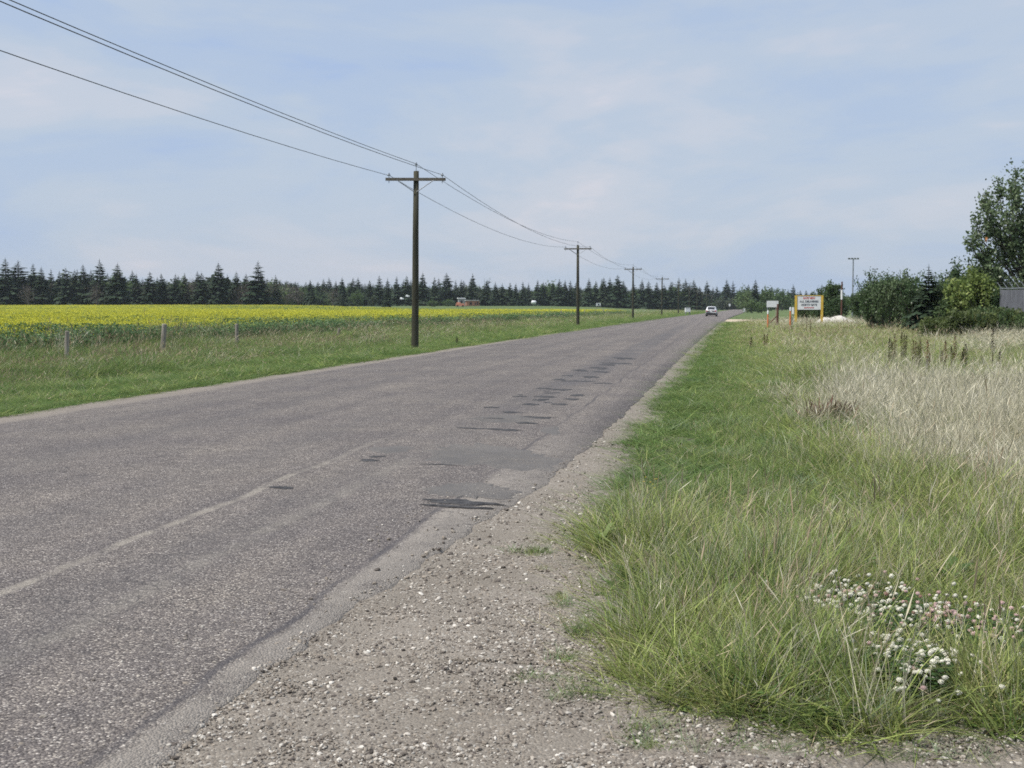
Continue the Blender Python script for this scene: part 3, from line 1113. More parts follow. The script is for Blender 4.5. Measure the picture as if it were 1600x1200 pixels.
# ------------------------------------------------------------------ loose stones
M['stone'] = leafmat('loose_stones', (0.10, 0.085, 0.075), (0.25, 0.215, 0.175), (0.50, 0.47, 0.42), 0.05, 0.0, 0.3, rnd_mix=0.9)
SV = []
for k in range(8):
    bm = bmesh.new()
    bmesh.ops.create_icosphere(bm, subdivisions=1 if k % 2 else 2, radius=1)
    kk = [random.uniform(.7, 1.25) for _ in range(3)]
    ph = random.uniform(0, 6)
    for v in bm.verts:
        f = 1 + 0.22 * math.sin(v.co.x * 2.3 + ph) + 0.18 * math.sin(v.co.y * 3.1 + ph * 2 + v.co.z * 2) + random.uniform(-.08, .08)
        v.co = Vector((v.co.x * kk[0] * f, v.co.y * kk[1] * f, v.co.z * .62 * f))
    me = bpy.data.meshes.new('stone')
    bm.to_mesh(me)
    bm.free()
    me.materials.append(M['stone'])
    SV.append(me)
P_, R_, S_ = [], [], []
for (y0, y1, dens) in ((4.2, 7.0, 3600), (7.0, 11, 1400), (11, 20, 420), (20, 34, 90)):
    n = int(dens * (y1 - y0) * 6)
    y = rng.uniform(y0, y1, n)
    x = rng.uniform(-2.5, 3.5, n) if y0 < 7 else rng.uniform(-2.0, 6.0, n)
    s, t = st(x, y)
    pr = np.array([pave_r(q) for q in s])
    ge = grass_edge(x, y)
    cl = 0.55 + 0.6 * wob(x, y, 0.9, 1) + 0.25 * wob(x, y, .3, 2) + 0.7 * smooth(4.85, 4.5, y)
    keep = (t > pr - 0.02 + 0.06 * wob(s, s * 0, .4, 3)) & (ge < 0.15) & (rng.random(n) < np.clip(cl, 0.12, 1)) & (np.abs(x) < .5 * y + .6)
    # a few strays on the tarmac
    stray = (t <= pr - .02) & (t > pr - .7) & (rng.random(n) < 0.04)
    keep |= stray
    for i in np.where(keep)[0]:
        sz = min(0.0019 * math.exp(abs(rng.normal(0, .78))) + 0.0013  , 0.0125) * (1.0 if y0 < 7 else 1.3)
        zz = shoulder_z(x[i], y[i], s[i], t[i]) if t[i] > pr[i] else road_h(x[i], y[i])
        P_.append((x[i], y[i], zz + sz * 0.15))
        S_.append((sz * rng.uniform(.8, 1.3), sz * rng.uniform(.8, 1.3), sz))
        R_.append((rng.normal(0, .3), rng.normal(0, .3), rng.uniform(0, 6.28)))
scatter('loose_gravel', P_, R_, S_, rng.integers(0, len(SV), len(P_)), SV)
print('right grass', n_right, 'stones', len(P_))

# ------------------------------------------------------------------ canola field
M['c_leaf'] = leafmat('canola_leaves', (0.075, 0.145, 0.06), (0.115, 0.19, 0.08), (0.16, 0.235, 0.10), 5, .3, .35)
M['c_flower'] = leafmat('canola_flowers', (0.50, 0.51, 0.045), (0.63, 0.60, 0.055), (0.70, 0.65, 0.09), 8, .3, .25)


def canola(seed, fl, nl=95):
    g = np.random.default_rng(seed)
    rad = .42
    V, Q, MI = [], [], []

    def quads(c, size, mi, up):
        n = len(c)
        d = g.normal(0, 1, (n, 3))
        d[:, 2] *= up
        d /= np.linalg.norm(d, axis=1, keepdims=True)
        e = np.cross(d, g.normal(0, 1, (n, 3)))
        e /= np.linalg.norm(e, axis=1, keepdims=True)
        sz = size * g.uniform(.6, 1.3, (n, 1))
        P = np.stack([c - d * sz, c + e * sz * .5, c + d * sz, c - e * sz * .5], 1)
        b = sum(len(v) for v in V)
        V.append(P.reshape(-1, 3))
        Q.append(b + np.arange(n * 4).reshape(n, 4))
        MI.append(np.full(n, mi))

    def disc(n, z0, z1_, rr):
        a = g.uniform(0, 2 * PI, n)
        r = rr * np.sqrt(g.random(n))
        return np.stack([r * np.cos(a), r * np.sin(a), g.uniform(z0, z1_, n)], 1)
    quads(disc(nl, .12, .98, rad), .058, 0, .6)
    v, q, i = blades(14, rad, 1.05, .014, .12, .05, seed, hvar=.3, wind=(0, 0), K=2)
    b = sum(len(w) for w in V)
    V.append(v)
    Q.append(q + b)
    MI.append(i * 0)
    nf = int(95 * fl)
    if nf:
        c0 = disc(max(4, nf // 4), .62, 1.10, rad)
        c = c0[g.integers(0, len(c0), nf)] + g.normal(0, .04, (nf, 3))
        quads(c, .026, 1, 1)
    return np.concatenate(V), np.concatenate(Q), np.concatenate(MI)


CV = []
for k, fl in enumerate([0.06, .12, .3, .5, .8, 1.0, 1.2, 1.4]):
    v, q, i = canola(500 + k, fl)
    CV.append(mesh_np('canola_plant', v, q, [M['c_leaf'], M['c_flower']], i))
PTS, SCL, IDX = [], [], []
for (d0, d1, dens, sc_) in ((30, 60, 7.5, 1.0), (60, 100, 3.6, 1.25), (100, 180, 1.5, 1.7), (180, 300, .75, 2.4), (300, 430, .42, 3.2)):
    n = int(dens * (d1 - d0) * (d1 * .75))
    y = rng.uniform(d0, d1, n)
    x = rng.uniform(-.48, .27, n) * d1
    s, t = st(x, y)
    tp = t - shift(s)
    px = 800 + F * x / y
    dmax = np.interp(px, [0, 420, 640, 1075], [425, 425, 285, 240])
    keep = (tp < -22.6 + 0.3 * wob(s, s * 0, 6, 1)) & (y < dmax) & (x > -.47 * y - 3)
    x, y, tp = x[keep], y[keep], tp[keep]
    n = len(x)
    fl = smooth(-22.4, -25.2, tp + .8 * wob(x, y, 9, 2)) * (0.58 + 0.34 * wob(x * .3, y, 16, 1) + .30 * wob(x * .2, y, 48, 3) + rng.normal(0, .28, n))
    fl = fl * (1 + 0.25 * smooth(90, 160, y))
    IDX.append(np.clip((fl * 7.4).astype(int), 0, 7))
    hz = rng.uniform(.86, 1.1, n) * (1 + .05 * wob(x, y, 12, 2)) * (0.86 + 0.14 * smooth(-22.6, -25, tp))
    sx = sc_ * rng.uniform(.8, 1.2, n)
    PTS.append(np.stack([x, y, zg(x, y)], 1))
    SCL.append(np.stack([sx, sx, hz], 1))
PTS = np.concatenate(PTS)
R_ = np.zeros((len(PTS), 3))
R_[:, 2] = rng.uniform(0, 6.28, len(PTS))
scatter('canola_crop', PTS, R_, np.concatenate(SCL), np.concatenate(IDX), CV)
print('canola', len(PTS))

# ------------------------------------------------------------------ trees
M['bark'] = plain('grey_bark', (0.16, 0.14, 0.12), (0.09, 0.075, 0.06), .9, .1, 5, .5, 30, stretch=(1, 1, .25))
M['spruce'] = leafmat('spruce_needles', (0.016, 0.030, 0.016), (0.024, 0.042, 0.022), (0.036, 0.055, 0.028), 30, .08, .4)
M['decid_dark'] = leafmat('dark_leaves', (0.055, 0.095, 0.034), (0.095, 0.145, 0.055), (0.15, 0.205, 0.085), 1.2, .42, .5)
M['decid_grey'] = leafmat('dull_leaves', (0.045, 0.062, 0.036), (0.065, 0.085, 0.05), (0.10, 0.115, 0.07), 20, .25, .4)
M['twig'] = leafmat('bare_twigs', (0.08, 0.07, 0.06), (0.11, 0.095, 0.08), (0.15, 0.13, 0.11), 20, .05, .4)
M['poplar'] = leafmat('poplar_leaves', (0.05, 0.09, 0.036), (0.09, 0.14, 0.06), (0.20, 0.25, 0.14), 0.6, .4, .55, rough=.4)
M['bright'] = leafmat('yellow_green_leaves', (0.08, 0.13, 0.035), (0.20, 0.26, 0.07), (0.50, 0.54, 0.20), .3, .4, .4, rnd_mix=.1)
M['weed'] = leafmat('weed_leaves', (0.06, 0.085, 0.028), (0.10, 0.13, 0.04), (0.14, 0.16, 0.06), 1.0, .4, .4)


def spruce_mesh(seed, whorls=30, ragged=.25, lean_top=0.0):
    """unit-height spruce crown; base radius about 0.2"""
    g = np.random.default_rng(seed)
    P, Q = [], []
    for w in range(whorls):
        u = (w + g.uniform(-.3, .3)) / whorls
        z0 = .04 + .95 * u
        rr = (.235 * (1 - u) ** .78 + .008) * (1 + .22 * math.sin(w * 1.9 + seed) * g.uniform(.2, 1))
        nb = int(10 - 5 * u)
        a0 = g.uniform(0, 6.28)
        for k in range(nb):
            if g.random() < ragged * .5:
                continue
            a = a0 + 2 * PI * k / nb + g.uniform(-.3, .3)
            L = rr * g.uniform(1 - ragged * 1.5, 1 + ragged)
            up = .25 + .5 * u
            dx, dy = math.cos(a), math.sin(a)
            nx, ny = -dy, dx
            ox = lean_top * u * u * u
            for f0, f1, wd in ((.05, .55, .36), (.42, .85, .30), (.72, 1.05, .18)):
                for sd in (-1, 1):
                    zz0 = z0 + L * (f0 * up - .55 * f0 * f0)
                    zz1 = z0 + L * (f1 * up - .55 * f1 * f1)
                    wv = L * wd * g.uniform(.7, 1.2)
                    b = len(P)
                    P += [(ox + dx * L * f0, dy * L * f0, zz0), (ox + dx * L * f1, dy * L * f1, zz1),
                          (ox + dx * L * (f1 - .02) + nx * wv * sd, dy * L * (f1 - .02) + ny * wv * sd, zz1 - wv * .55),
                          (ox + dx * L * (f0 + .12) + nx * wv * .9 * sd, dy * L * (f0 + .12) + ny * wv * .9 * sd, zz0 - wv * .75)]
                    Q.append((b, b + 1, b + 2, b + 3))
    # leader
    for a in (0, 2.1, 4.2):
        b = len(P)
        P += [(lean_top, 0, 1.03), (lean_top + .006 * math.cos(a), .006 * math.sin(a), .93), (lean_top + .006 * math.cos(a + 2), .006 * math.sin(a + 2), .93), (lean_top, 0, .95)]
        Q.append((b, b + 1, b + 2, b + 3))
    return mesh_np('spruce_crown', P, Q, M['spruce'])


def trunk_mesh(h=1.0, r=.018):
    mb = MB()
    mb.tube([(0, 0, -.01), (0.003, 0, .3 * h), (-.002, .002, .7 * h), (0, 0, .97 * h)], [r, r * .75, r * .4, r * .1], 6)
    return mb.mesh('trunk', M['bark'])


def leaf_cloud(g, centers, n, spread, size, elong=1.5):
    """n leaf faces scattered round given clump centres; returns verts, quads"""
    c = centers[g.integers(0, len(centers), n)] + g.normal(0, 1, (n, 3)) * spread
    d = g.normal(0, 1, (n, 3))
    d /= np.linalg.norm(d, axis=1, keepdims=True)
    e = np.cross(d, g.normal(0, 1, (n, 3)))
    e /= np.linalg.norm(e, axis=1, keepdims=True)
    sz = size * g.uniform(.6, 1.35, (n, 1)) * .5
    P = np.stack([c - d * sz * elong, c + e * sz, c + d * sz * elong, c - e * sz], 1)
    return P.reshape(-1, 3), np.arange(n * 4).reshape(n, 4)


def decid(seed, mat_, n_limb=14, n_leaf=1100, leaf=.04, wide=.36, low=.12, spread=.045, upright=.6, twigs=0):
    """unit-height broadleaf: returns (trunk mesh, crown mesh)"""
    g = np.random.default_rng(seed)
    mb = MB()
    mb.tube([(0, 0, -.02), (.006, .004, .25), (-.004, .006, .55), (.004, 0, .86)], [.022, .018, .011, .003], 6)
    cen = []
    for k in range(n_limb):
        u = (k + .5) / n_limb
        z0 = low + (.80 - low) * u
        a = g.uniform(0, 2 * PI)
        L = wide * (1 - .75 * u ** 1.6) * g.uniform(.6, 1.15) * (.55 + .9 * min(1, u * 2.2) if u < .45 else 1)
        p0 = Vector((0, 0, z0 * .85))
        p1 = p0 + Vector((math.cos(a) * L * .55, math.sin(a) * L * .55, L * upright * .5))
        p2 = p0 + Vector((math.cos(a) * L, math.sin(a) * L, L * upright * 1.2))
        mb.tube([p0, p1, p2], [.008, .005, .0015], 5, cap=False)
        for f in (.45, .7, .9, 1.05):
            b = p0.lerp(p1, f * 1.6) if f < .5 else p1.lerp(p2, (f - .45) * 1.8)
            for j in range(2):
                cen.append(np.array(b) + g.normal(0, spread * .8, 3))
    for j in range(5):
        cen.append(np.array((g.normal(0, .03), g.normal(0, .03), g.uniform(.78, .95))))
    cen = np.array(cen)
    cen[:, 2] = np.clip(cen[:, 2], low * .6, .97)
    V, Q = leaf_cloud(g, cen, n_leaf, spread, leaf)
    return mb.mesh('tree_trunk', M['bark']), mesh_np('tree_crown', V, Q, mat_)


CROWN = {}


def tree_proto(name, crown, trunk, crown_name='crown'):
    r = empty(name)
    obj('trunk', trunk, r)
    obj(crown_name, crown, r)
    CROWN[r.name] = crown
    return r


TR = trunk_mesh()
SPR = [tree_proto('spruce_tree', spruce_mesh(40 + k, 30 + k, .22 + .06 * (k % 3)), TR) for k in range(7)]
SNAG = tree_proto('spruce_tree', spruce_mesh(91, 26, .5, .16), TR)
DEC = []
for k in range(4):
    a, b = decid(140 + k, M['decid_grey'], 16, 900, .05, .40, .10, .05)
    DEC.append(tree_proto('broadleaf_tree', b, a))
for k in range(3):
    a, b = decid(170 + k, M['decid_dark'], 18, 1000, .05, .50, .06, .06, .5)
    DEC.append(tree_proto('broadleaf_tree', b, a))
TWG = []
for k in range(3):
    a, b = decid(190 + k, M['twig'], 18, 800, .02, .34, .12, .06, .9)
    v = b
    TWG.append(tree_proto('bare_tree', b, a))
PROTOS = SPR + [SNAG] + DEC + TWG
used_first = set()


def plant(proto, px, d, top_py=None, h=None, width=1.0, label=None, cat='tree', group=None, rz=None):
    g = on(px, d)
    if h is None:
        h = at(px, top_py, d).z - g.z
    rz = random.uniform(0, 6.28) if rz is None else rz
    sc_ = (h * width, h * width, h)
    if proto.name not in used_first:
        used_first.add(proto.name)
        proto.location = g
        proto.rotation_euler = (0, 0, rz)
        proto.scale = sc_
        tag(proto, label, cat, group)
        return proto
    return clone(proto, g, rz, sc_, label, group, cat)


# prominent tops of the wood, left to right: (px, top y, depth, width, label or None)
def zone(px):
    for lim, nm in ((157, 'left of its pointed highest tree'), (342, 'between the two slender tall spruces on the left'), (404, 'just left of the tallest spruce'), (648, 'between the tallest spruce and the nearest power pole'), (903, 'between the nearest and second power poles'), (989, 'between the second and third power poles'), (1060, 'between the third and fifth power poles'), (1160, 'behind the far end of the road')):
        if px < lim:
            return nm
    return 'right of the road end'


G_FRONT = 'front row spruces'
tops = [
    (10, 403, 425, 1.1, 'tall dark spruce at the left end of the wood beyond the yellow field'),
    (30, 407, 432, 1.5, None), (53, 411, 436, .8, None), (66, 417, 430, .9, None), (104, 417, 428, .8, None), (118, 421, 432, .8, None), (131, 413, 430, .9, None), (143, 421, 434, .9, None),
    (157, 405, 428, .95, 'pointed spruce standing highest in the left part of the wood'),
    (169, 426, 436, .8, None),
    (185, 411, 422, 1.0, 'broad dark spruce with a full crown right of the pointed one in the wood'),
    (214, 427, 432, .8, None), (235, 424, 424, .95, None), (253, 427, 428, .9, None), (275, 428, 428, .9, None), (289, 426, 434, .9, None), (316, 425, 424, 1.0, None),
    (342, 410, 424, .95, 'slender tall spruce rising above its neighbours left of the tallest one'), (356, 428, 432, .8, None), (370, 424, 430, .9, None), (385, 427, 434, .9, None),
    (404, 408, 415, 1.05, 'tallest dark spruce standing at the right end of the near wood'), (431, 429, 425, .7, 'thin pointed spruce just right of the tallest one'),
    (485, 437, 500, .9, None), (462, 439, 520, .9, None), (535, 433, 520, .9, None), (552, 434, 530, 1.4, None), (578, 437, 530, .9, None), (593, 430, 510, 1.0, None), (606, 434, 540, .8, None), (620, 431, 530, .8, None), (636, 430, 530, .9, None),
    (661, 425, 520, .95, 'tall narrow spruce just right of the nearest power pole'), (679, 432, 540, .8, None), (698, 426, 545, 1.3, None), (712, 437, 550, .8, None), (721, 436, 548, .8, None), (736, 438, 550, .9, None),
    (774, 440, 560, .9, None), (785, 442, 560, .9, None), (797, 441, 560, .9, None), (806, 442, 555, .9, None), (817, 439, 560, .75, None), (826, 441, 565, .6, None), (840, 437, 555, .9, None), (849, 440, 560, .9, None), (864, 440, 560, .9, None), (874, 435, 555, 1.0, None), (883, 437, 560, .9, None), (891, 437, 560, .9, None),
    (920, 434, 560, .9, None), (931, 438, 565, .9, None), (943, 433, 560, .9, None), (953, 433, 560, .9, None), (965, 429, 550, 1.2, 'broad high spruce with a heavy crown between the second and third power poles'), (974, 438, 560, 1.1, None), (990, 440, 570, .9, None),
    (1003, 436, 565, 1.0, None), (1013, 438, 570, .9, None), (1026, 440, 570, .9, None), (1037, 443, 575, .9, None), (1048, 440, 575, .9, None), (1056, 445, 580, .9, None), (1068, 446, 590, 1.1, None), (1078, 441, 590, 1.2, None), (1086, 443, 590, 1.3, None), (1093, 447, 590, 1.2, None),
    (1104, 438, 720, .95, 'hazy pointed spruce standing alone beyond the far power poles'), (1120, 447, 780, 1.0, None),
    (1135, 436, 700, .95, 'taller of two hazy pointed spruces behind the end of the road'), (1145, 439, 705, .95, 'shorter of two hazy pointed spruces behind the end of the road'), (1155, 450, 720, .8, None), (1162, 451, 720, .8, None), (1168, 447, 730, .8, None),
    (1205, 447, 640, 1.0, None), (1215, 449, 640, 1.0, None), (1223, 450, 650, 1.0, None), (1231, 451, 650, 1.0, None), (1239, 444, 620, .95, 'dark pointed spruce rising behind the white sign and the yellow posted board'), (1250, 453, 650, 1.0, None), (1259, 453, 640, 1.0, None), (1268, 455, 650, .9, None),
]
for i, (px, ty, d, w, lab) in enumerate(tops):
    grp = None if lab else G_FRONT
    plant(SPR[i % 7], px, d, ty, None, w * (1.4 if d < 450 else 1.2), lab or 'dark front row spruce, ' + zone(px), 'tree', grp and grp + ', ' + zone(px))
plant(SNAG, 757, 548, 434, None, 1.3, 'spruce with a bent leaning top behind the rusty orange shed')

# the ranks between and behind them
px = -60
k = 0
while px < 1290:
    px += random.choice((random.uniform(4, 8), random.uniform(8, 14)))
    base = 9 * math.sin(px * .045) * math.sin(px * .013 + 1) + np.interp(px, [-60, 60, 200, 440, 470, 640, 760, 1090, 1100, 1165, 1200, 1290], [424, 427, 433, 436, 445, 441, 446, 446, 457, 456, 454, 457])
    d = np.interp(px, [0, 430, 470, 640, 1090, 1110, 1170, 1200, 1300], [445, 450, 560, 580, 600, 800, 800, 690, 690]) + random.uniform(-6, 26)
    left = px < 455
    r = random.random()
    if left and r < .28:
        plant(TWG[k % 3], px, d - 25, base + random.uniform(-6, 10), None, random.uniform(.9, 1.3), 'grey half-bare tree, ' + zone(px), 'tree', 'half-bare trees, ' + zone(px))
    elif r < (.62 if left else .45):
        plant(DEC[k % 7], px, d - 12, base + random.uniform(-5, 9), None, random.uniform(1.0, 1.7), 'dull green broadleaf tree, ' + zone(px), 'tree', 'broadleaf trees, ' + zone(px))
    else:
        plant(SPR[k % 7], px, d, base + random.uniform(-11, 9), None, random.uniform(1.0, 1.4), 'dark rear rank spruce, ' + zone(px), 'tree', 'rear spruces, ' + zone(px))
    k += 1

# single trees and bushes in front of the wood
plant(DEC[4], 558, 470, 452, None, .9, 'round dull green tree standing out before the wood left of the nearest power pole')
plant(DEC[0], 532, 480, 460, None, 1.1, 'low grey-green bushy tree left of the round one before the wood', 'tree')
plant(DEC[1], 583, 478, 461, None, 1.2, 'low grey-green bushy tree between the round one and the small dark spruce', 'tree')
plant(SPR[2], 605, 430, 451, None, 1.25, 'small dark conical spruce standing alone at the far edge of the yellow field')
plant(SPR[3], 535, 455, 463, None, 1.2, 'short dark spruce at the field edge left of the round tree')
plant(TWG[0], 448, 450, 444, None, 1.3, 'brownish bare tree right of the tallest spruce')
plant(TWG[1], 466, 462, 446, None, 1.2, 'brownish bare tree between the tallest spruce and the small spruces in the dip')
plant(SPR[4], 488, 452, 447, None, .95, 'dark spruce among the brown bare trees in the dip of the wood')
plant(TWG[2], 520, 470, 447, None, 1.1, 'purplish grey bare tree left of the round dull green tree')
plant(DEC[5], 675, 440, 468, None, 2.2, 'wide low dark bush beside the foot of the nearest power pole, far across the field', 'bush')
plant(DEC[6], 700, 470, 467, None, 1.8, 'low dark bush left of the rusty orange shed', 'bush')
plant(DEC[4], 1170, 430, 452, None, 1.1, 'rounded green tree on the left flank of the dark spruce beside the road end')
plant(SPR[5], 1180, 425, 436, None, 1.0, 'dark spruce between two rounded trees right of the road end')
plant(DEC[5], 1195, 430, 448, None, 1.0, 'rounded green tree on the right flank of the dark spruce beside the road end')
plant(DEC[6], 1174, 330, 466, None, 1.6, 'dark rounded bush right of the road end', 'bush')
plant(DEC[5], 1190, 345, 470, None, 1.9, 'spreading green bush behind the small white sign', 'bush')
plant(DEC[4], 1163, 520, 446, None, 1.2, 'broad green tree left of the trees that stand right of the road end')
plant(DEC[6], 1204, 500, 447, None, 1.2, 'broad dull tree behind the small white notice, left of it')
plant(DEC[5], 1222, 510, 452, None, 1.3, 'broad dark tree behind the small white notice, right of it')
plant(DEC[4], 1246, 420, 463, None, 1.3, 'rounded green tree showing left of the yellow posted board', 'tree')
plant(DEC[3], 1145, 690, 463, None, 1.6, 'hazy rounded tree below the two pointed spruces at the road end')
plant(DEC[2], 1128, 690, 465, None, 1.6, 'hazy rounded tree left of the two pointed spruces at the road end')

# low brush that closes the foot of the wood
BR = []
for k in range(4):
    g_ = np.random.default_rng(300 + k)
    V, Q = leaf_cloud(g_, np.array([(g_.uniform(-2, 2), g_.uniform(-1, 1), g_.uniform(.3, 3.2)) for _ in range(14)]), 500, .55, .32)
    V[:, 2] = np.maximum(V[:, 2], .05)
    BR.append(mesh_np('brush', V, Q, M['decid_dark'] if k % 2 else M['spruce']))
P_, S_ = [], []
for px in np.arange(-80, 1760, 2.2):
    d = float(np.interp(px, [0, 430, 470, 640, 1090, 1110, 1170, 1200, 1300], [432, 440, 560, 570, 590, 730, 730, 660, 660])) + random.uniform(0, 22)
    g_ = on(px, d)
    P_.append(g_)
    S_.append((random.uniform(1.0, 1.7), random.uniform(.8, 1.3), random.uniform(.8, 1.9)))
scatter('forest_undergrowth', P_, [(0, 0, random.uniform(0, 6.28)) for _ in P_], S_, rng.integers(0, 4, len(P_)), BR)
# the far wood behind, read as one mass
P_, S_, R_ = [], [], []
for px in np.arange(-120, 1800, 2.0):
    d = float(np.interp(px, [0, 430, 470, 640, 1090, 1110, 1170, 1200, 1300], [490, 500, 640, 650, 680, 900, 900, 760, 760])) + random.uniform(0, 60)
    ty = np.interp(px, [-60, 200, 440, 470, 560, 640, 760, 1090, 1100, 1165, 1200, 1330], [431, 436, 438, 441, 443, 445, 449, 449, 459, 459, 457, 459]) + random.uniform(-2, 7)
    g_ = on(px, d)
    h = at(px, ty, d).z - g_.z
    P_.append(g_)
    S_.append((h * 1.1, h * 1.1, h))
    R_.append((0, 0, random.uniform(0, 6.28)))
scatter('distant_forest', P_, R_, S_, rng.integers(0, 7, len(P_)), [CROWN[p.name] for p in SPR[:5]] + [CROWN[p.name] for p in DEC[:2]])

# ------------------------------------------------------------------ power line
M['pole'] = plain('weathered_pole', (0.072, 0.068, 0.048), (0.036, 0.036, 0.026), .9, .15, 5, .5, 30, stretch=(1, 1, .12))
M['xarm'] = plain('grey_crossarm', (0.16, 0.145, 0.12), (0.09, 0.08, 0.065), .9, .15, 4, .3, 40)
M['steel'] = plain('galvanised_steel', (0.28, 0.30, 0.33), (0.18, 0.19, 0.21), .5, .5, 9, metal=.4)
M['glass'] = plain('insulator_porcelain', (0.22, 0.25, 0.29), (0.15, 0.17, 0.2), .25, .6, 9)
M['cable'] = plain('aluminium_cable', (0.16, 0.165, 0.17), (0.11, 0.115, 0.12), .6, .4, 2)


def make_pole():
    r = empty('power_pole')
    H = 7.52
    mb = MB()
    mb.tube([(0, 0, -.6), (0, 0, 0), (.004, 0, H * .3), (-.006, 0, H * .65), (0, 0, H)], [.165, .16, .145, .128, .112], 14)
    mb.build('pole', M['pole'], r, True)
    mb = MB()
    za = H - .36
    mb.box((0, -.155, za), (2.56, .095, .12))
    mb.build('crossarm', M['xarm'], r)
    for sx in (-1, 1):
        mb = MB()
        a = Vector((sx * .78, -.215, za - .045))
        b = Vector((sx * .06, -.15, za - .52))
        mb.tube([a, a.lerp(b, .5), b], .018, 6)
        mb.tube([(sx * .78, -.225, za - .045), (sx * .78, -.1, za - .045)], .022, 6)
        mb.build('brace', M['steel'], r)
    for x, z0 in ((-1.14, za + .06), (1.14, za + .06), (0, H)):
        mb = MB()
        top = .11 if x else .27
        y = -.155 if x else -.02
        mb.tube([(x, y, z0 - (.22 if x else .25)), (x, y, z0 + top)], .014, 6)
        p = mb.build('pin', M['steel'], r)
        mb = MB()
        zc = z0 + top - .03
        mb.lathe((x, y, zc), [(.02, 0), (.068, .004), (.072, .02), (.045, .035), (.055, .05), (.052, .065), (.026, .08), (.03, .1), (.03, .115), (.012, .125)], 12)
        mb.build('insulator', M['glass'], p, True)
    return r


POLE_H = 7.52
pole_px = [(648, 51.9), (903, 113.8), (989, 176), (1034, 238), (1060, 300), (1077, 362), (1089, 424), (1097, 486), (1104, 548), (1112, 610)]
pole_lab = ['nearest and tallest looking wooden power pole with a crossarm beside the road', 'second wooden power pole along the road, with braced crossarm', 'third wooden power pole along the road, before the dark wood',
            'fourth wooden power pole along the road, left of the white car', 'fifth wooden power pole along the road, its arm level with the tree tops']
pp = make_pole()
pole_pos = []
for i, (px, d) in enumerate(pole_px):
    g = on(px, d)
    x, y = g.x, d
    zb = -0.1
    lean = (0.012, -0.004) if i == 0 else (random.uniform(-.008, .008), random.uniform(-.008, .008))
    lab = pole_lab[i] if i < 5 else 'faint far power pole in the hazy end of the pole row'
    hd = TH + float((shift(st(x, y)[0] + 20) - shift(st(x, y)[0] - 20)) / 40)
    if i == 0:
        o = pp
        tag(o, lab, 'utility pole', 'power poles along the road')
    else:
        o = clone(pp, (0, 0, 0), 0, None, lab, 'power poles along the road')
    o.location = (x, y, zb)
    o.rotation_euler = (lean[1], lean[0], -hd * .55)
    pole_pos.append((x, y, zb, hd * .55, lean[0]))
# the pole behind the viewer that the nearest span comes from
x0, y0 = xy(st(pole_pos[0][0], pole_pos[0][1])[0] - 62, -13.0)
ends = [(x0, y0, -.1, TH, 0)] + pole_pos
wire_lab = {-1: 'overhead wire on the left ends of the crossarms', 0: 'overhead wire on the pins at the pole tops', 1: 'overhead wire on the right ends of the crossarms'}
for side in (-1, 0, 1):
    mb = MB()
    pts = []
    for i in range(len(ends) - 1):
        A, B = [Vector((e[0] + side * 1.14 * math.cos(e[3]) + (POLE_H * e[4]), e[1] - side * 1.14 * math.sin(e[3]), e[2] + (POLE_H - .36 + .06 + .10 if side else POLE_H + .27) + (.06 if side == 0 else .05) - .03)) for e in (ends[i], ends[i + 1])]
        sag = (.52 if side else .42) if i == 0 else (.80 if side else .70)
        for k in range(16):
            u = k / 16
            p = A.lerp(B, u)
            p.z -= 4 * sag * u * (1 - u)
            pts.append(p)
    pts.append(B)
    mb.tube(pts, .011, 5)
    w = mb.build('power_line', M['cable'])
    tag(w, wire_lab[side], 'power line', 'overhead wires')

# ------------------------------------------------------------------ wire fence beside the crop
M['post'] = plain('grey_fence_post', (0.34, 0.31, 0.27), (0.19, 0.17, 0.145), .95, .1, 6, .6, 30, stretch=(1, 1, .15))
M['wirem'] = plain('rusty_wire', (0.13, 0.11, 0.10), (0.08, 0.07, 0.06), .7, .3)
fence = empty('wire_fence', (*xy(38, -20.5), 0))
tag(fence, 'old wire fence of leaning grey posts between the verge and the yellow field', 'fence')
fposts = []
for (px, top, lean, rad) in ((105, 517, .06, .075), (257, 506, .10, .10), (370, 506, .03, .08), (530, 513, .22, .075), (640, 520, .0, .05), (720, 507, .05, .06), (800, 500, .1, .06), (877, 485, .05, .075), (893, 489, .0, .07), (914, 484, .22, .07), (930, 487, .08, .07), (943, 484, .14, .075), (950, 485, .2, .075), (961, 486, .05, .07), (966, 488, .05, .07), (973, 488, .05, .07), (1012, 487, .02, .07), (1036, 486, .02, .07)):
    k = (px - 800) / F
    d = 20.5 / (ST - CT * k)
    p = at(px, top, d)
    zb = z1(p.x, d) - .3
    b = Vector((p.x - lean * (p.z - zb), d, zb))
    mb = MB()
    mid = b.lerp(p, .5) + Vector((.012, 0, 0))
    mb.tube([b, mid, p - Vector((0, 0, .02)), p], [rad, rad * .95, rad * .9, rad * .7], 9)
    o = mb.build('post', M['post'], fence)
    o.matrix_parent_inverse = Matrix.Translation(-fence.location)
    fposts.append((b, p))
for hgt in (.12, .42):
    mb = MB()
    pts = []
    for i in range(len(fposts) - 1):
        a = fposts[i][1] - Vector((0, 0, hgt))
        b = fposts[i + 1][1] - Vector((0, 0, hgt))
        a.z = max(a.z, z1(a.x, a.y) + .5)
        b.z = max(b.z, z1(b.x, b.y) + .5)
        for q in range(6):
            u = q / 6
            v = a.lerp(b, u)
            v.z -= .06 * 4 * u * (1 - u)
            pts.append(v)
    mb.tube(pts, .004, 4)
    o = mb.build('wire', M['wirem'], fence)
    o.matrix_parent_inverse = Matrix.Translation(-fence.location)

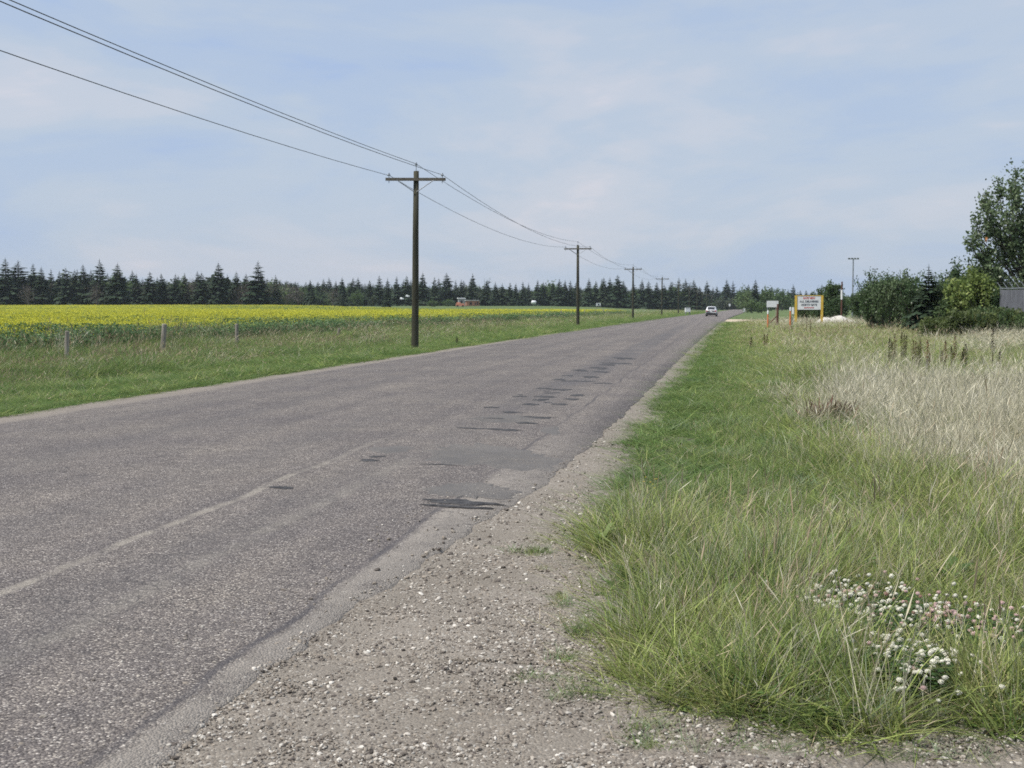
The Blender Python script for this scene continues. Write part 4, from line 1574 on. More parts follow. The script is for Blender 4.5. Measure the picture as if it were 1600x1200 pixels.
# ------------------------------------------------------------------ signs
M['yellow'] = plain('yellow_paint', (0.68, 0.45, 0.07), (0.58, 0.38, 0.06), .6, .3, 3)
M['white'] = plain('white_paint', (0.78, 0.78, 0.78), (0.68, 0.69, 0.70), .5, .4, 2)
M['redtxt'] = plain('red_lettering', (0.60, 0.06, 0.05), (0.52, 0.06, 0.05), .6, .3)
M['blktxt'] = plain('black_lettering', (0.03, 0.035, 0.05), (0.02, 0.025, 0.04), .6, .3)
M['grntxt'] = plain('grey_lettering', (0.28, 0.32, 0.36), (0.22, 0.26, 0.3), .6, .3)
M['orange'] = plain('orange_plastic', (0.70, 0.20, 0.06), (0.60, 0.16, 0.05), .5, .4, 3)
M['rust'] = plain('rust_brown_paint', (0.13, 0.06, 0.045), (0.08, 0.04, 0.03), .8, .2, 4)
M['wood'] = plain('bleached_wood', (0.40, 0.34, 0.26), (0.28, 0.23, 0.18), .9, .1, 4)


def text_mesh(body, size, mat_):
    cu = bpy.data.curves.new('lettering', 'FONT')
    cu.body = body
    cu.size = size
    cu.align_x = 'CENTER'
    cu.align_y = 'CENTER'
    cu.extrude = .004
    cu.offset = size * .018
    to = bpy.data.objects.new('lettering', cu)
    COL.objects.link(to)
    dg = bpy.context.evaluated_depsgraph_get()
    me = bpy.data.meshes.new_from_object(to.evaluated_get(dg))
    bpy.data.objects.remove(to)
    bpy.data.curves.remove(cu)
    me.materials.clear()
    me.materials.append(mat_)
    me.transform(Matrix.Rotation(PI / 2, 4, 'X'))
    return me


D = 110
g = on(1264, D)
sg = empty('delivery_sign', g, -.12)
tag(sg, 'white board lettered in red and black between two yellow posts', 'sign')
zt = at(1264, 461.5, D).z - g.z
zb_ = at(1264, 484, D).z - g.z
hw = 17.7 / F * D
for sx in (-1, 1):
    mb = MB()
    mb.box((sx * hw * 1.12, 0, zt / 2 - .15 + (.0)), (.20, .16, zt + .3))
    mb.build('post', M['yellow'], sg)
mb = MB()
mb.box((0, -.02, (zt + zb_) / 2 - .02), (hw * 2.02, .06, zt - zb_ - .06))
mb.build('board', M['white'], sg)
mb = MB()
mb.box((0, -.02, zt - .02), (hw * 2.03, .10, .055))
mb.build('rail', M['yellow'], sg)
bh = zt - zb_ - .06
cz = (zt + zb_) / 2 - .02
for body, sz, dz, mm, wd in (('RATE VIEW', .27, .33, 'redtxt', 1.05), ('ALL DELIVERIES', .245, .09, 'blktxt', 1.66), ('NORTH GATE', .245, -.15, 'blktxt', 1.38), ('ENTRANCE', .15, -.36, 'redtxt', .85)):
    me = text_mesh(body, sz, M[mm])
    xs = [v.co.x for v in me.vertices]
    me.transform(Matrix.Diagonal((wd / (max(xs) - min(xs)), 1, 1, 1)))
    o = obj('lettering', me, sg, (0, -.058, cz + dz * bh))

# small white sign on a thin post, with an orange marker before it and a dark brace post beside it
D = 104
g = on(1207, D)
sg = empty('notice_sign', g, -.1)
tag(sg, 'small white notice board on thin legs left of the yellow posted board', 'sign')
z0 = at(1207, 480, D).z - g.z
z2 = at(1207, 470, D).z - g.z
mb = MB()
mb.box((0, 0, (z0 + z2) / 2), (.98, .03, z2 - z0))
mb.build('board', M['white'], sg)
for sx in (-.40, .30):
    mb = MB()
    mb.box((sx, .045, z2 / 2 - .1), (.07, .05, z2 + .2))
    mb.build('leg', M['wood'] if sx > 0 else M['steel'], sg)
D = 101
g = on(1215, D)
bp = empty('brace_post', g)
tag(bp, 'dark rust brown fence brace post with a slanting strut beside the small white notice', 'post')
h = at(1215, 475, D).z - g.z
mb = MB()
mb.tube([(0, 0, -.3), (0.02, 0, h)], [.10, .085], 10)
mb.build('upright', M['rust'], bp)
mb = MB()
mb.tube([(-1.05, 0, .05), (-.04, 0, h * .52)], .045, 8)
mb.build('strut', M['rust'], bp)


def marker(px, top, d, lab):
    g = on(px, d)
    r = empty('marker_post', g)
    tag(r, lab, 'marker post', 'orange marker posts')
    h = at(px, top, d).z - g.z
    mb = MB()
    mb.tube([(0, 0, -.2), (0, 0, h - .28)], .055, 10)
    mb.build('tube', M['orange'], r)
    mb = MB()
    mb.lathe((0, 0, h - .28), [(.062, 0), (.066, .02), (.066, .2), (.05, .26), (.01, .28)], 10)
    mb.build('cap', M['white'], r)
    return r


marker(1200, 485, 92, 'orange marker post with a white cap in front of the small white notice')
m2 = marker(1235, 480, 94, 'orange marker post with a white cap just left of the yellow posted board')
D = 97
g = on(1239, D)
sg = empty('plate_sign', g, -.2)
tag(sg, 'narrow blank white plate on a short post beside the left yellow post', 'sign')
h = at(1239, 480, D).z - g.z
mb = MB()
mb.box((0, 0, h - .27), (.18, .012, .54))
mb.build('plate', M['white'], sg)
mb = MB()
mb.box((0, .03, h / 2 - .15), (.05, .04, h + .1))
mb.build('post', M['steel'], sg)

# distant roadside signs
for px, py0, py1, d, w, lab in ((1140, 474.5, 478.5, 640, .9, 'tiny white road sign far off above the end of the road'), (1163, 481.5, 487.5, 330, .55, 'small white marker board on the right of the road before the dark bush')):
    g = on(px, d)
    sg = empty('road_sign', g)
    tag(sg, lab, 'road sign')
    a, b = at(px, py0, d).z - g.z, at(px, py1, d).z - g.z
    mb = MB()
    mb.box((0, 0, (a + b) / 2), (w, .03, a - b))
    mb.build('plate', M['white'], sg)
    mb = MB()
    mb.tube([(0, .05, -.2), (0, .05, a - .05)], .04, 6)
    mb.build('post', M['steel'], sg)
D = 245
g = on(1074.5, D)
sg = empty('utility_box', g, .1)
tag(sg, 'white roadside box on short feet left of the car', 'utility box')
h = at(1074, 481, D).z - g.z
h0 = at(1074, 487.5, D).z - g.z
mb = MB()
mb.box((0, 0, (h + h0) / 2), (1.0, .7, h - h0))
mb.build('cabinet', M['white'], sg)
mb = MB()
mb.box((0, 0, h + .02), (1.06, .76, .05))
mb.build('lid', M['white'], sg)
for sx in (-.4, .4):
    mb = MB()
    mb.box((sx, 0, h0 / 2), (.1, .6, h0))
    mb.build('foot', M['steel'], sg)
D = 380
g = on(935, D)
sg = empty('frame_sign', g, .1)
tag(sg, 'pale square board with a dark opening, standing at the far field edge between two poles', 'sign')
h = at(935, 474, D).z - g.z
h0 = at(935, 478.5, D).z - g.z
mb = MB()
mb.box((0, 0, (h + h0) / 2 + .1), (1.4, .06, h - h0))
mb.build('board', M['white'], sg)
mb = MB()
mb.box((.05, -.05, (h + h0) / 2 + .05), (.55, .06, (h - h0) * .55))
mb.build('panel', M['blktxt'], sg)
for sx in (-.6, .6):
    mb = MB()
    mb.box((sx, .06, h / 2), (.12, .06, h))
    mb.build('leg', M['wood'], sg)

# ------------------------------------------------------------------ lamp mast, posts, pale heap
D = 200


def mast(px, top, d, w, n, lab):
    g = on(px, d)
    r = empty('floodlight_mast', g, 0)
    tag(r, lab, 'light pole')
    h = at(px, top, d).z - g.z
    mb = MB()
    mb.tube([(0, 0, 0), (0, 0, h)], [.14, .09], 10)
    mb.build('mast', M['steel'], r)
    mb = MB()
    mb.box((0, 0, h + .03), (w, .10, .10))
    mb.build('crossbar', M['steel'], r)
    for k in range(n):
        x = (k / (n - 1) - .5) * (w - .3)
        mb = MB()
        rt = Matrix.Rotation(R(25), 4, 'X')
        mb.box((x, -.12, h + .10), (.30, .16, .24), rt)
        mb.build('lamp', M['steel'], r)
    return r


mast(1332, 405, D, 1.75, 4, 'tall thin grey floodlight mast with a T-shaped head')
mast(1366, 421, 260, 1.2, 2, 'small faint floodlight mast rising behind the shrubs right of the tall one')
D = 118
g = on(1315, D)
r = empty('tall_post', g)
tag(r, 'slim dark post with a pale middle band standing right of the yellow posted board', 'post')
h = at(1315, 440, D).z - g.z
za, zb_ = at(1315, 453, D).z - g.z, at(1315, 468, D).z - g.z
mb = MB()
mb.tube([(0, 0, -.3), (0, 0, h)], [.09, .075], 8)
mb.build('shaft', M['rust'], r)
mb = MB()
mb.tube([(0, 0, zb_), (0, 0, za)], [.10, .10], 8)
mb.build('band', M['white'], r)
M['heap'] = plain('pale_gravel_heap', (0.62, 0.59, 0.54), (0.50, 0.47, 0.42), .95, .1, 5, .8, 20)
bm = bmesh.new()
bmesh.ops.create_grid(bm, x_segments=24, y_segments=14, size=1)
for v in bm.verts:
    q = max(0, 1 - v.co.x ** 2) ** .8 * max(0, 1 - v.co.y ** 2) ** .8
    v.co.z = q * (.62 + .10 * math.sin(v.co.x * 7) + random.uniform(-.05, .05)) - .06
    v.co.x *= 1.9
    v.co.y *= 1.0
me = bpy.data.meshes.new('gravel_heap')
bm.to_mesh(me)
bm.free()
me.materials.append(M['heap'])
hp = obj('gravel_heap', me, None, on(1306, 112) + Vector((0, 0, .25)))
tag(hp, 'low pale heap of gravel in the grass behind the right yellow post', 'gravel heap')

# ------------------------------------------------------------------ far farmyard
M['shedr'] = plain('rusty_cladding', (0.42, 0.20, 0.13), (0.28, 0.15, 0.11), .8, .2, .9, stretch=(1.5, 1.5, .3))
M['shedg'] = plain('grey_cladding', (0.42, 0.42, 0.40), (0.28, 0.28, 0.28), .8, .2, .7)
M['dark'] = plain('dark_opening', (0.03, 0.03, 0.035), (0.02, 0.02, 0.025), .8, .2)
D = 470
g = on(738, D)
g.z = at(738, 477.5, D).z
r = empty('farm_shed', g, .12)
tag(r, 'rusty orange shed with a pale flat roof, standing before the far wood', 'shed')
k = D / F
mb = MB()
mb.box((0, 0, 7 * k * .5), (20 * k, 5, 7 * k + .1))
w_ = mb.build('wall', M['shedr'], r)
mb = MB()
mb.box((-.2, 0, 7 * k + .25), (21 * k, 5.5, .35))
mb.build('roof', M['shedg'], r)
for x, ww, hh in ((-3 * k, 3 * k, 4 * k), (4 * k, 2 * k, 3 * k), (7.5 * k, 2 * k, 5 * k)):
    mb = MB()
    mb.box((x, -2.52, hh / 2 + .3), (ww, .08, hh))
    mb.build('door', M['dark'], w_)
g2 = on(722, D + 6)
g2.z = at(722, 474, D).z
r = empty('farm_shed', g2, .1)
tag(r, 'grey shed with a white roof, adjoining the rusty orange shed on its left', 'shed')
mb = MB()
mb.box((0, 0, 3.5 * k - .8), (12 * k, 5, 7 * k + 1.6))
mb.build('wall', M['shedg'], r)
mb = MB()
mb.box((-.3, 0, 8 * k), (12 * k, 5.4, 1.6 * k))
mb.build('roof', M['white'], r)
mb = MB()
mb.box((-1.5 * k, -2.53, 2.5 * k), (3 * k, .1, 3 * k))
mb.build('door', M['dark'], r)


def wagon(px, py, d, w, h, mat_, name, lab, cat):
    g = on(px, d)
    g.z = at(px, py, d).z
    r = empty(name, g, random.uniform(-.2, .2))
    tag(r, lab, cat)
    mb = MB()
    mb.box((0, 0, h * .55), (w, 1.6, h * .55), None, 0, .92)
    mb.box((-w * .18, 0, h * .9), (w * .5, 1.4, h * .32), None, 0, .8)
    mb.build('body', M[mat_], r)
    for sx in (-.3, .3):
        mb = MB()
        rad = h * .24
        mb.tube([(w * sx, -.85, rad), (w * sx, -.6, rad)], rad, 10)
        mb.build('wheel', M['dark'], r)
    return r


M['orangev'] = plain('faded_orange_paint', (0.60, 0.24, 0.15), (0.45, 0.18, 0.12), .6, .3, 1)
wagon(719, 480, 455, 3.3, 1.7, 'orangev', 'farm_machine', 'low orange farm machine parked in front of the grey shed', 'farm machine')
wagon(637, 465, 470, 1.5, 1.0, 'white', 'white_trailer', 'small white trailer in the bushes left of the nearest power pole', 'trailer')
wagon(628, 469, 460, 1.2, 1.0, 'white', 'white_trailer', 'white trailer lower and left of the other in the bushes', 'trailer')
D = 480
g = on(834, D)
g.z = at(834, 475.5, D).z
r = empty('storage_tank', g, .2)
tag(r, 'rounded white storage tank lying before the far wood', 'tank')
mb = MB()
mb.tube([(-.95, 0, .8), (-.88, 0, .8), (-.7, 0, .8), (.7, 0, .8), (.88, 0, .8), (.95, 0, .8)], [.1, .5, .68, .68, .5, .1], 14)
mb.build('shell', M['white'], r, True)
for sx in (-.5, .5):
    mb = MB()
    mb.box((sx, 0, .1), (.15, .9, .5))
    mb.build('cradle', M['steel'], r)

# ------------------------------------------------------------------ the car
M['carw'] = plain('silver_white_car_paint', (0.74, 0.75, 0.77), (0.70, 0.71, 0.73), .3, .5, 2)
M['cglass'] = plain('car_window', (0.03, 0.035, 0.045), (0.025, 0.03, 0.04), .08, .7)
M['tyre'] = plain('tyre_rubber', (0.025, 0.025, 0.025), (0.018, 0.018, 0.018), .85, .2)
M['plast'] = plain('black_plastic', (0.03, 0.03, 0.032), (0.02, 0.02, 0.022), .7, .3)
M['tail'] = plain('tail_lamp_red', (0.42, 0.03, 0.03), (0.35, 0.03, 0.03), .3, .5)
g = on(1112, 205)
car = empty('parked_car' if False else 'white_car', (g.x, 205, road_h(g.x, 205)), -TH - .03)
tag(car, 'white crossover car driving away along the road', 'car')
prof = [  # y, half width at sill / belt / roof, z sill / belt / roof
    (-2.20, .80, .82, .62, .45, .98, 1.02), (-2.12, .86, .89, .66, .36, 1.04, 1.12), (-1.75, .89, .91, .66, .30, 1.08, 1.56), (-1.3, .90, .915, .67, .28, 1.07, 1.64), (-.3, .90, .915, .68, .27, 1.05, 1.66),
    (.45, .90, .91, .66, .27, 1.03, 1.58), (1.05, .89, .90, .72, .28, 1.0, 1.12), (1.7, .87, .87, .7, .32, .92, .96), (2.2, .74, .74, .6, .42, .76, .8)]
V, Fc = [], []
for (y, a, b, c, z0, zb_, zr) in prof:
    V += [(-a * .96, y, z0), (-a, y, z0 + .12), (-b, y, zb_ - .18), (-b * .985, y, zb_), (-c, y, zr - .05), (-c * .86, y, zr), (0, y, zr + .02), (c * .86, y, zr), (c, y, zr - .05), (b * .985, y, zb_), (b, y, zb_ - .18), (a, y, z0 + .12), (a * .96, y, z0)]
n = 13
for i in range(len(prof) - 1):
    for k in range(n):
        k2 = (k + 1) % n
        Fc.append((i * n + k, i * n + k2, (i + 1) * n + k2, (i + 1) * n + k))
Fc.append(tuple(range(n)))
Fc.append(tuple((len(prof) - 1) * n + k for k in range(n))[::-1])
mb = MB()
mb.add(V, Fc)
body = mb.build('body', M['carw'], car, True)


def carbit(name, c, s_, m_, rot=None, taper=1.0, parent=car):
    mb = MB()
    mb.box(c, s_, rot, 0, taper)
    return mb.build(name, M[m_], parent)


carbit('rear_window', (0, -1.985, 1.335), (1.22, .03, .44), 'cglass', Matrix.Rotation(R(-37), 4, 'X'), .86)
carbit('windscreen', (0, .80, 1.38), (1.28, .03, .66), 'cglass', Matrix.Rotation(R(52), 4, 'X'), .88)
for sx in (-1, 1):
    carbit('side_window', (sx * .805, -.35, 1.33), (.03, 2.1, .36), 'cglass', Matrix.Rotation(R(-sx * 24), 4, 'Y'), .9)
    carbit('tail_lamp', (sx * .74, -2.17, .93), (.26, .10, .20), 'tail', None, .8)
    m_ = carbit('mirror', (sx * 1.0, .62, 1.08), (.2, .1, .14), 'plast', None, .8)
carbit('bumper', (0, -2.2, .50), (1.68, .12, .26), 'plast')
carbit('underbody', (0, 0, .29), (1.6, 4.0, .16), 'plast')
carbit('number_plate', (0, -2.215, .82), (.34, .02, .15), 'white')
carbit('roof_spoiler', (0, -1.80, 1.60), (1.2, .26, .05), 'carw', None, .9)
for sx in (-1, 1):
    for y in (-1.38, 1.40):
        mb = MB()
        mb.tube([(sx * .70, y, .35), (sx * .74, y, .35), (sx * .90, y, .35), (sx * .94, y, .35)], [.30, .35, .35, .30], 18)
        wh = mb.build('wheel', M['tyre'], car)
        mb = MB()
        mb.tube([(sx * .935, y, .35), (sx * .95, y, .35)], [.22, .20], 12)
        mb.build('rim', M['steel'], wh)

# ------------------------------------------------------------------ shrubs and trees on the right
def grown(name, seed, mat_, n_limb, n_leaf, leaf, wide, low, spread, upright, crown='crown'):
    a, b = decid(seed, mat_, n_limb, n_leaf, leaf, wide, low, spread, upright)
    return tree_proto(name, b, a, crown)


def poplar_mesh(seed):
    """broad old poplar in metres: several steep leaders with drooping leafy sprays"""
    g = np.random.default_rng(seed)
    mb = MB()
    cen = []
    mb.tube([(0, 0, -.3), (.03, 0, 1.5), (0, .04, 3.2), (.05, 0, 5)], [.24, .20, .15, .10], 9)
    leaders = [(-.85, 0, 8.55, -.25), (-1.55, .4, 7.9, -.5), (-2.55, -.3, 6.9, -.9), (-2.1, .5, 7.3, -.7), (-2.9, -.2, 6.0, -1.1), (-1.2, -.4, 7.4, -.4), (-.5, -.6, 7.0, -.2), (-1.9, .2, 6.0, -.6), (-3.0, .1, 4.9, -1.2), (.1, .3, 8.9, .05), (.9, -.5, 8.7, .4), (1.9, .2, 7.6, .8), (-.4, 1.1, 7.8, -.1), (.4, -1.2, 7.6, .1), (-1.6, -.9, 6.4, -.5), (-2.75, .3, 5.4, -1.0), (2.7, .3, 6.2, 1.1), (-2.6, .2, 4.2, -1.0), (1.2, 1.3, 6.5, .4), (-1.2, 1.2, 5.3, -.5), (2.4, -.6, 4.6, .9), (-1.9, -.7, 3.5, -.7), (1.2, -1.1, 3.9, .5), (-.6, -1.3, 4.6, -.2), (-2.3, 0, 2.7, -.9), (1.9, 0, 2.7, .8), (-.9, -.8, 2.6, -.3), (.5, -.9, 2.8, .2)]
    for (x, y, z, bx) in leaders:
        z0 = max(.9, z * .38 - .3)
        p0 = Vector((0, 0, z0))
        p1 = Vector((bx, y * .35, z0 + (z - z0) * .35))
        p2 = Vector((x * .85, y * .8, z0 + (z - z0) * .7))
        p3 = Vector((x, y, z))
        mb.tube([p0, p1, p2, p3], [.075, .055, .03, .008], 6, cap=False)
        n = int(7 + (z - z0) * 3.2)
        for k in range(n):
            u = .35 + .65 * (k + g.random()) / n
            q = p1.lerp(p2, (u - .35) / .35) if u < .7 else p2.lerp(p3, (u - .7) / .3)
            L = g.uniform(.2, .75) * (1.15 - .75 * max(0, (u - .6) / .4))
            a = g.uniform(0, 2 * PI)
            e = q + Vector((math.cos(a) * L, math.sin(a) * L, g.uniform(-.12, .38) * L))
            if g.random() < .5:
                mb.tube([q, e], [.012, .004], 4, cap=False)
            cen.append((np.array(q.lerp(e, .9)), .17))
            if g.random() < .6:
                cen.append((np.array(q.lerp(e, .45)), .13))
    c = np.array([q[0] for q in cen])
    sp = np.array([q[1] for q in cen])
    n = 19000
    ii = g.integers(0, len(c), n)
    pos = c[ii] + g.normal(0, 1, (n, 3)) * sp[ii][:, None]
    V, Q = leaf_cloud(g, pos, n, .03, .11, 1.15)
    return mb.mesh('poplar_trunk', M['bark']), mesh_np('poplar_crown', V, Q, M['poplar'])


a, b = poplar_mesh(5)
pop = tree_proto('poplar_tree', b, a)
pop.location = on(1606, 70)
zt_ = at(1580, 252, 70).z
pop.scale = (1.13, 1.13, zt_ / 8.75)
tag(pop, 'tall dark green poplar towering over the shrubs and slatted fence at the right', 'tree')

SHR = [grown('dark_shrub', 400, M['decid_dark'], 24, 5200, .030, .36, .03, .042, 1.0),
       grown('dark_shrub', 401, M['poplar'], 24, 5200, .028, .33, .03, .040, 1.15),
       grown('willow_shrub', 402, M['poplar'], 20, 2600, .024, .28, .05, .035, 1.5),
       grown('young_poplar', 403, M['decid_dark'], 26, 4200, .028, .22, .06, .03, 1.9),
       grown('flowering_shrub', 404, M['bright'], 24, 5200, .030, .40, .03, .042, 1.0)]
plant(SHR[3], 1297, 128, 436, None, 1.05, 'young poplar with feathery upright shoots right of the yellow posted board')
plant(SHR[3], 1271, 138, 454, None, 1.2, 'small green tree peeping over the top of the yellow posted board')
plant(SHR[0], 1254, 140, 470, None, 1.5, 'dark bush behind the yellow posted board at its left post', 'bush')
plant(SHR[1], 1282, 130, 470, None, 1.8, 'dark bush below and behind the right half of the yellow posted board', 'bush')
plant(SHR[1], 1312, 126, 458, None, 1.3, 'dense green bush at the foot of the young poplar', 'bush')
plant(SHR[0], 1345, 120, 452, None, 1.1, 'dull bush below the tall floodlight mast', 'bush')
plant(SHR[0], 1369, 84, 434, None, .72, 'dark green shrub at the left end of the shrub row', 'shrub')
plant(SHR[2], 1363, 83, 424, None, .9, 'thin upright shrub rising over the left end of the shrub row', 'shrub')
plant(SHR[1], 1391, 82, 427, None, .70, 'dark leafy shrub second from the left in the shrub row', 'shrub')
plant(SHR[1], 1412, 79, 417, None, .66, 'tallest grey-green shrub left of the little spruce in the shrub row', 'shrub')
plant(SHR[0], 1432, 76, 447, None, 1.0, 'low dark shrub just left of the little spruce', 'shrub')
plant(SPR[1], 1450, 72, 414, None, 1.35, 'little dark spruce in the middle of the shrub row', 'tree')
plant(SHR[0], 1471, 73, 440, None, .8, 'dark shrub just right of the little spruce', 'shrub')
plant(SHR[2], 1497, 74, 402, None, .95, 'loose pale willow rising behind the yellow-green shrub', 'shrub')
for px_, d_, top_, lab_ in ((1380, 80, 425, 'thin airy shrub between the first two dark shrubs of the row'), (1402, 81, 430, 'airy upright shrub just left of the tallest grey-green shrub'), (1426, 75, 430, 'slim upright shrub between the tallest grey-green shrub and the little spruce'),
                           (1466, 77, 424, 'thin airy shrub rising right of the little spruce'), (1480, 72, 431, 'thin upright shrub midway between the little spruce and the yellow-green shrub')):
    plant(SHR[2], px_, d_, top_, None, .8, lab_, 'shrub')
plant(SPR[3], 1373, 86, 440, None, .9, 'small spruce half hidden at the left end of the shrub row', 'tree')
plant(SHR[4], 1521, 69, 417, None, 1.0, 'yellow-green flowering shrub, the brightest of the shrub row', 'shrub')
plant(SHR[0], 1487, 70, 456, None, 1.1, 'dark low shrub left of the yellow-green shrub', 'shrub')
plant(SHR[1], 1536, 72, 398, None, .8, 'dark green shrub between the yellow-green shrub and the tall poplar', 'shrub')
plant(SHR[1], 1553, 68, 432, None, .8, 'dark shrub in front of the left end of the slatted fence', 'shrub')

# tall dark weeds at the foot of the shrubs
WV = []
for k in range(4):
    g_ = np.random.default_rng(700 + k)
    parts = [blades(9, .16, 1.0, .02, .16, .1, 700 + k, hvar=.35, wind=(0, 0), mi=0, mih=0, head=.6, headw=.03, headl=.3)]
    c = np.array([(g_.normal(0, .15), g_.normal(0, .15), g_.uniform(.12, .95)) for _ in range(26)])
    V, Q = leaf_cloud(g_, c, 220, .06, .075, 1.9)
    parts.append((V, Q, np.zeros(len(Q), int)))
    v, q, i = merge(parts)
    WV.append(mesh_np('tall_weed', v, q, [M['weed'], M['decid_dark']], i if k % 2 else i + 1))
P_, S_, I_ = [], [], []
for _ in range(620):
    px = random.uniform(1440, 1690)
    d = random.uniform(60, 69)
    if px < 1475 and random.random() < (1475 - px) / 40:
        continue
    g_ = on(px, d)
    h = random.uniform(.9, 1.55) * (.75 if px < 1490 else 1.0) * (1.12 if 1520 < px < 1575 else 1)
    P_.append(g_)
    S_.append((1.2, 1.2, h))
    I_.append(random.choice((0, 1, 2, 3)) if px > 1520 else random.choice((1, 3)))
scatter('weed_thicket', P_, [(0, 0, random.uniform(0, 6.28)) for _ in P_], S_, I_, WV)

M['wornorange'] = plain('worn_orange_sheet', (0.62, 0.30, 0.12), (0.5, 0.22, 0.09), .8, .2)
# orange scrap in the poplar
mb = MB()
for k in range(5):
    z = -k * .09
    w_ = .07 + .03 * math.sin(k * 2)
    mb.add([(-w_, 0, z), (w_, .02, z + .02), (w_ + .03 * math.sin(k), .05 * math.cos(k * 1.7), z - .09), (-w_ * .8, .03 * math.sin(k * 2.3), z - .10)], [(0, 1, 2, 3)])
    mb.add([(-w_, .012, z), (w_, .032, z + .02), (w_ + .03 * math.sin(k), .05 * math.cos(k * 1.7) + .012, z - .09), (-w_ * .8, .03 * math.sin(k * 2.3) + .012, z - .10)], [(0, 3, 2, 1)])
sc_o = mb.build('orange_scrap', M['wornorange'], None, False, at(1541, 370, 66.6))
sc_o.scale = (.75, .75, .6)
tag(sc_o, 'small orange scrap caught among the leaves of the tall poplar', 'scrap')

# slatted chain fence at the right edge
M['slat'] = plain('grey_privacy_slats', (0.155, 0.16, 0.178), (0.095, 0.098, 0.11), .7, .3, 2.5, stretch=(3, 3, .4))
A_ = on(1562, 67)
B_ = on(1720, 60)
dirv = (B_ - A_)
dirv.z = 0
Lf = dirv.length
fz = at(1566, 451, 67).z - A_.z
cf = empty('slatted_fence', A_, math.atan2(dirv.y, dirv.x))
tag(cf, 'grey slatted chain fence with slanting barbed wire arms at the right edge', 'fence')
mb = MB()
x = 0.04
while x < Lf:
    mb.box((x, random.uniform(-.006, .006), fz / 2 + random.uniform(-.02, 0)), (.062, .012, fz - .12))
    x += .075
o = mb.build('slats', M['slat'], cf)
o['kind'] = 'stuff'
for k in range(int(Lf / 2.35) + 2):
    mb = MB()
    mb.tube([(k * 2.35, .05, -.2), (k * 2.35, .05, fz + .02)], .038, 8)
    mb.build('fence_post', M['steel'], cf)
for k in range(int(Lf / .47) + 1):
    mb = MB()
    mb.tube([(k * .47 + .1, .03, fz), (k * .47 - .12, -.10, fz + .34)], .016, 6)
    mb.build('arm', M['steel'], cf)
mb = MB()
mb.tube([(-.05, .02, fz), (Lf, .02, fz)], .028, 8)
mb.build('top_rail', M['steel'], cf)
for q in (.3, .62, .95):
    mb = MB()
    mb.tube([(.1 - .22 * q, .03 - .13 * q, fz + .34 * q), (Lf - .22 * q, .03 - .13 * q, fz + .34 * q)], .004, 4)
    mb.build('barbed_wire', M['wirem'], cf)

# ------------------------------------------------------------------ dock plants
M['dk_brown'] = leafmat('brown_dock_seed', (0.050, 0.022, 0.013), (0.075, 0.032, 0.018), (0.105, 0.045, 0.024), .3, .1, .35)
M['dk_red'] = leafmat('red_dock_seed', (0.10, 0.035, 0.022), (0.15, 0.045, 0.03), (0.20, 0.065, 0.038), .3, .1, .3)
M['dk_olive'] = leafmat('olive_dock_seed', (0.05, 0.045, 0.015), (0.07, 0.06, 0.02), (0.09, 0.075, 0.025), .3, .15, .3)
M['dk_dark'] = leafmat('blackened_dock_seed', (0.022, 0.016, 0.012), (0.032, 0.023, 0.016), (0.045, 0.03, 0.02), .3, .1, .3)
M['dk_stem'] = plain('dock_stem', (0.10, 0.07, 0.035), (0.06, 0.05, 0.025), .8, .2)


def dock(px, top, d, spikes, lab):
    """spikes: list of (x offset m, height fraction, material)"""
    g = on(px, d)
    h = at(px, top, d).z - g.z
    r = empty('dock_plant', g, random.uniform(-.3, .3))
    tag(r, lab, 'dock plant', 'dried dock seed stalks')
    for (xo, hf, mk) in spikes:
        H = h * hf
        gg = np.random.default_rng(int(px * 7 + xo * 100) % 9999)
        tip = Vector((xo, gg.uniform(-.05, .05), H))
        base = Vector((xo * .25, 0, -.03))
        mid = base.lerp(tip, .5) + Vector((xo * .12, 0, 0))
        mb = MB()
        mb.tube([base, mid, tip], [.008, .006, .003], 5)
        mb.build('stem', M['dk_stem'], r)
        n = 420
        u = gg.uniform(.36, 1.0, n)
        rad = .066 * np.sin(np.clip((u - .34) / .66, 0, 1) * PI * .93 + .12) * (.65 + .5 * np.abs(np.sin(u * 38)))
        an = gg.uniform(0, 2 * PI, n)
        rr2 = rad * np.sqrt(gg.random(n))
        pts = np.array([list(base.lerp(mid, q * 2) if q < .5 else mid.lerp(tip, q * 2 - 1)) for q in u])
        pts[:, 0] += rr2 * np.cos(an)
        pts[:, 1] += rr2 * np.sin(an)
        V, Q = leaf_cloud(gg, pts, n, .004, .017, 1.1)
        obj('seed_spike', mesh_np('seed_spike', V, Q, M['dk_' + mk]), r)
    for k in range(4):
        a = k * 1.7 + random.uniform(-.4, .4)
        L = random.uniform(.16, .30)
        mb = MB()
        dx, dy = math.cos(a), math.sin(a)
        vs = []
        for u, w in ((0, .008), (.3, .03), (.65, .034), (1, .004)):
            z = .08 + .30 * u - .22 * u * u
            vs += [(dx * L * u - dy * w, dy * L * u + dx * w, z), (dx * L * u, dy * L * u, z - .012), (dx * L * u + dy * w, dy * L * u - dx * w, z)]
        fs = []
        for q in range(3):
            b0 = q * 3
            fs += [(b0, b0 + 1, b0 + 4, b0 + 3), (b0 + 1, b0 + 2, b0 + 5, b0 + 4)]
        mb.add(vs, fs)
        mb.build('leaf', M['decid_dark'], r)


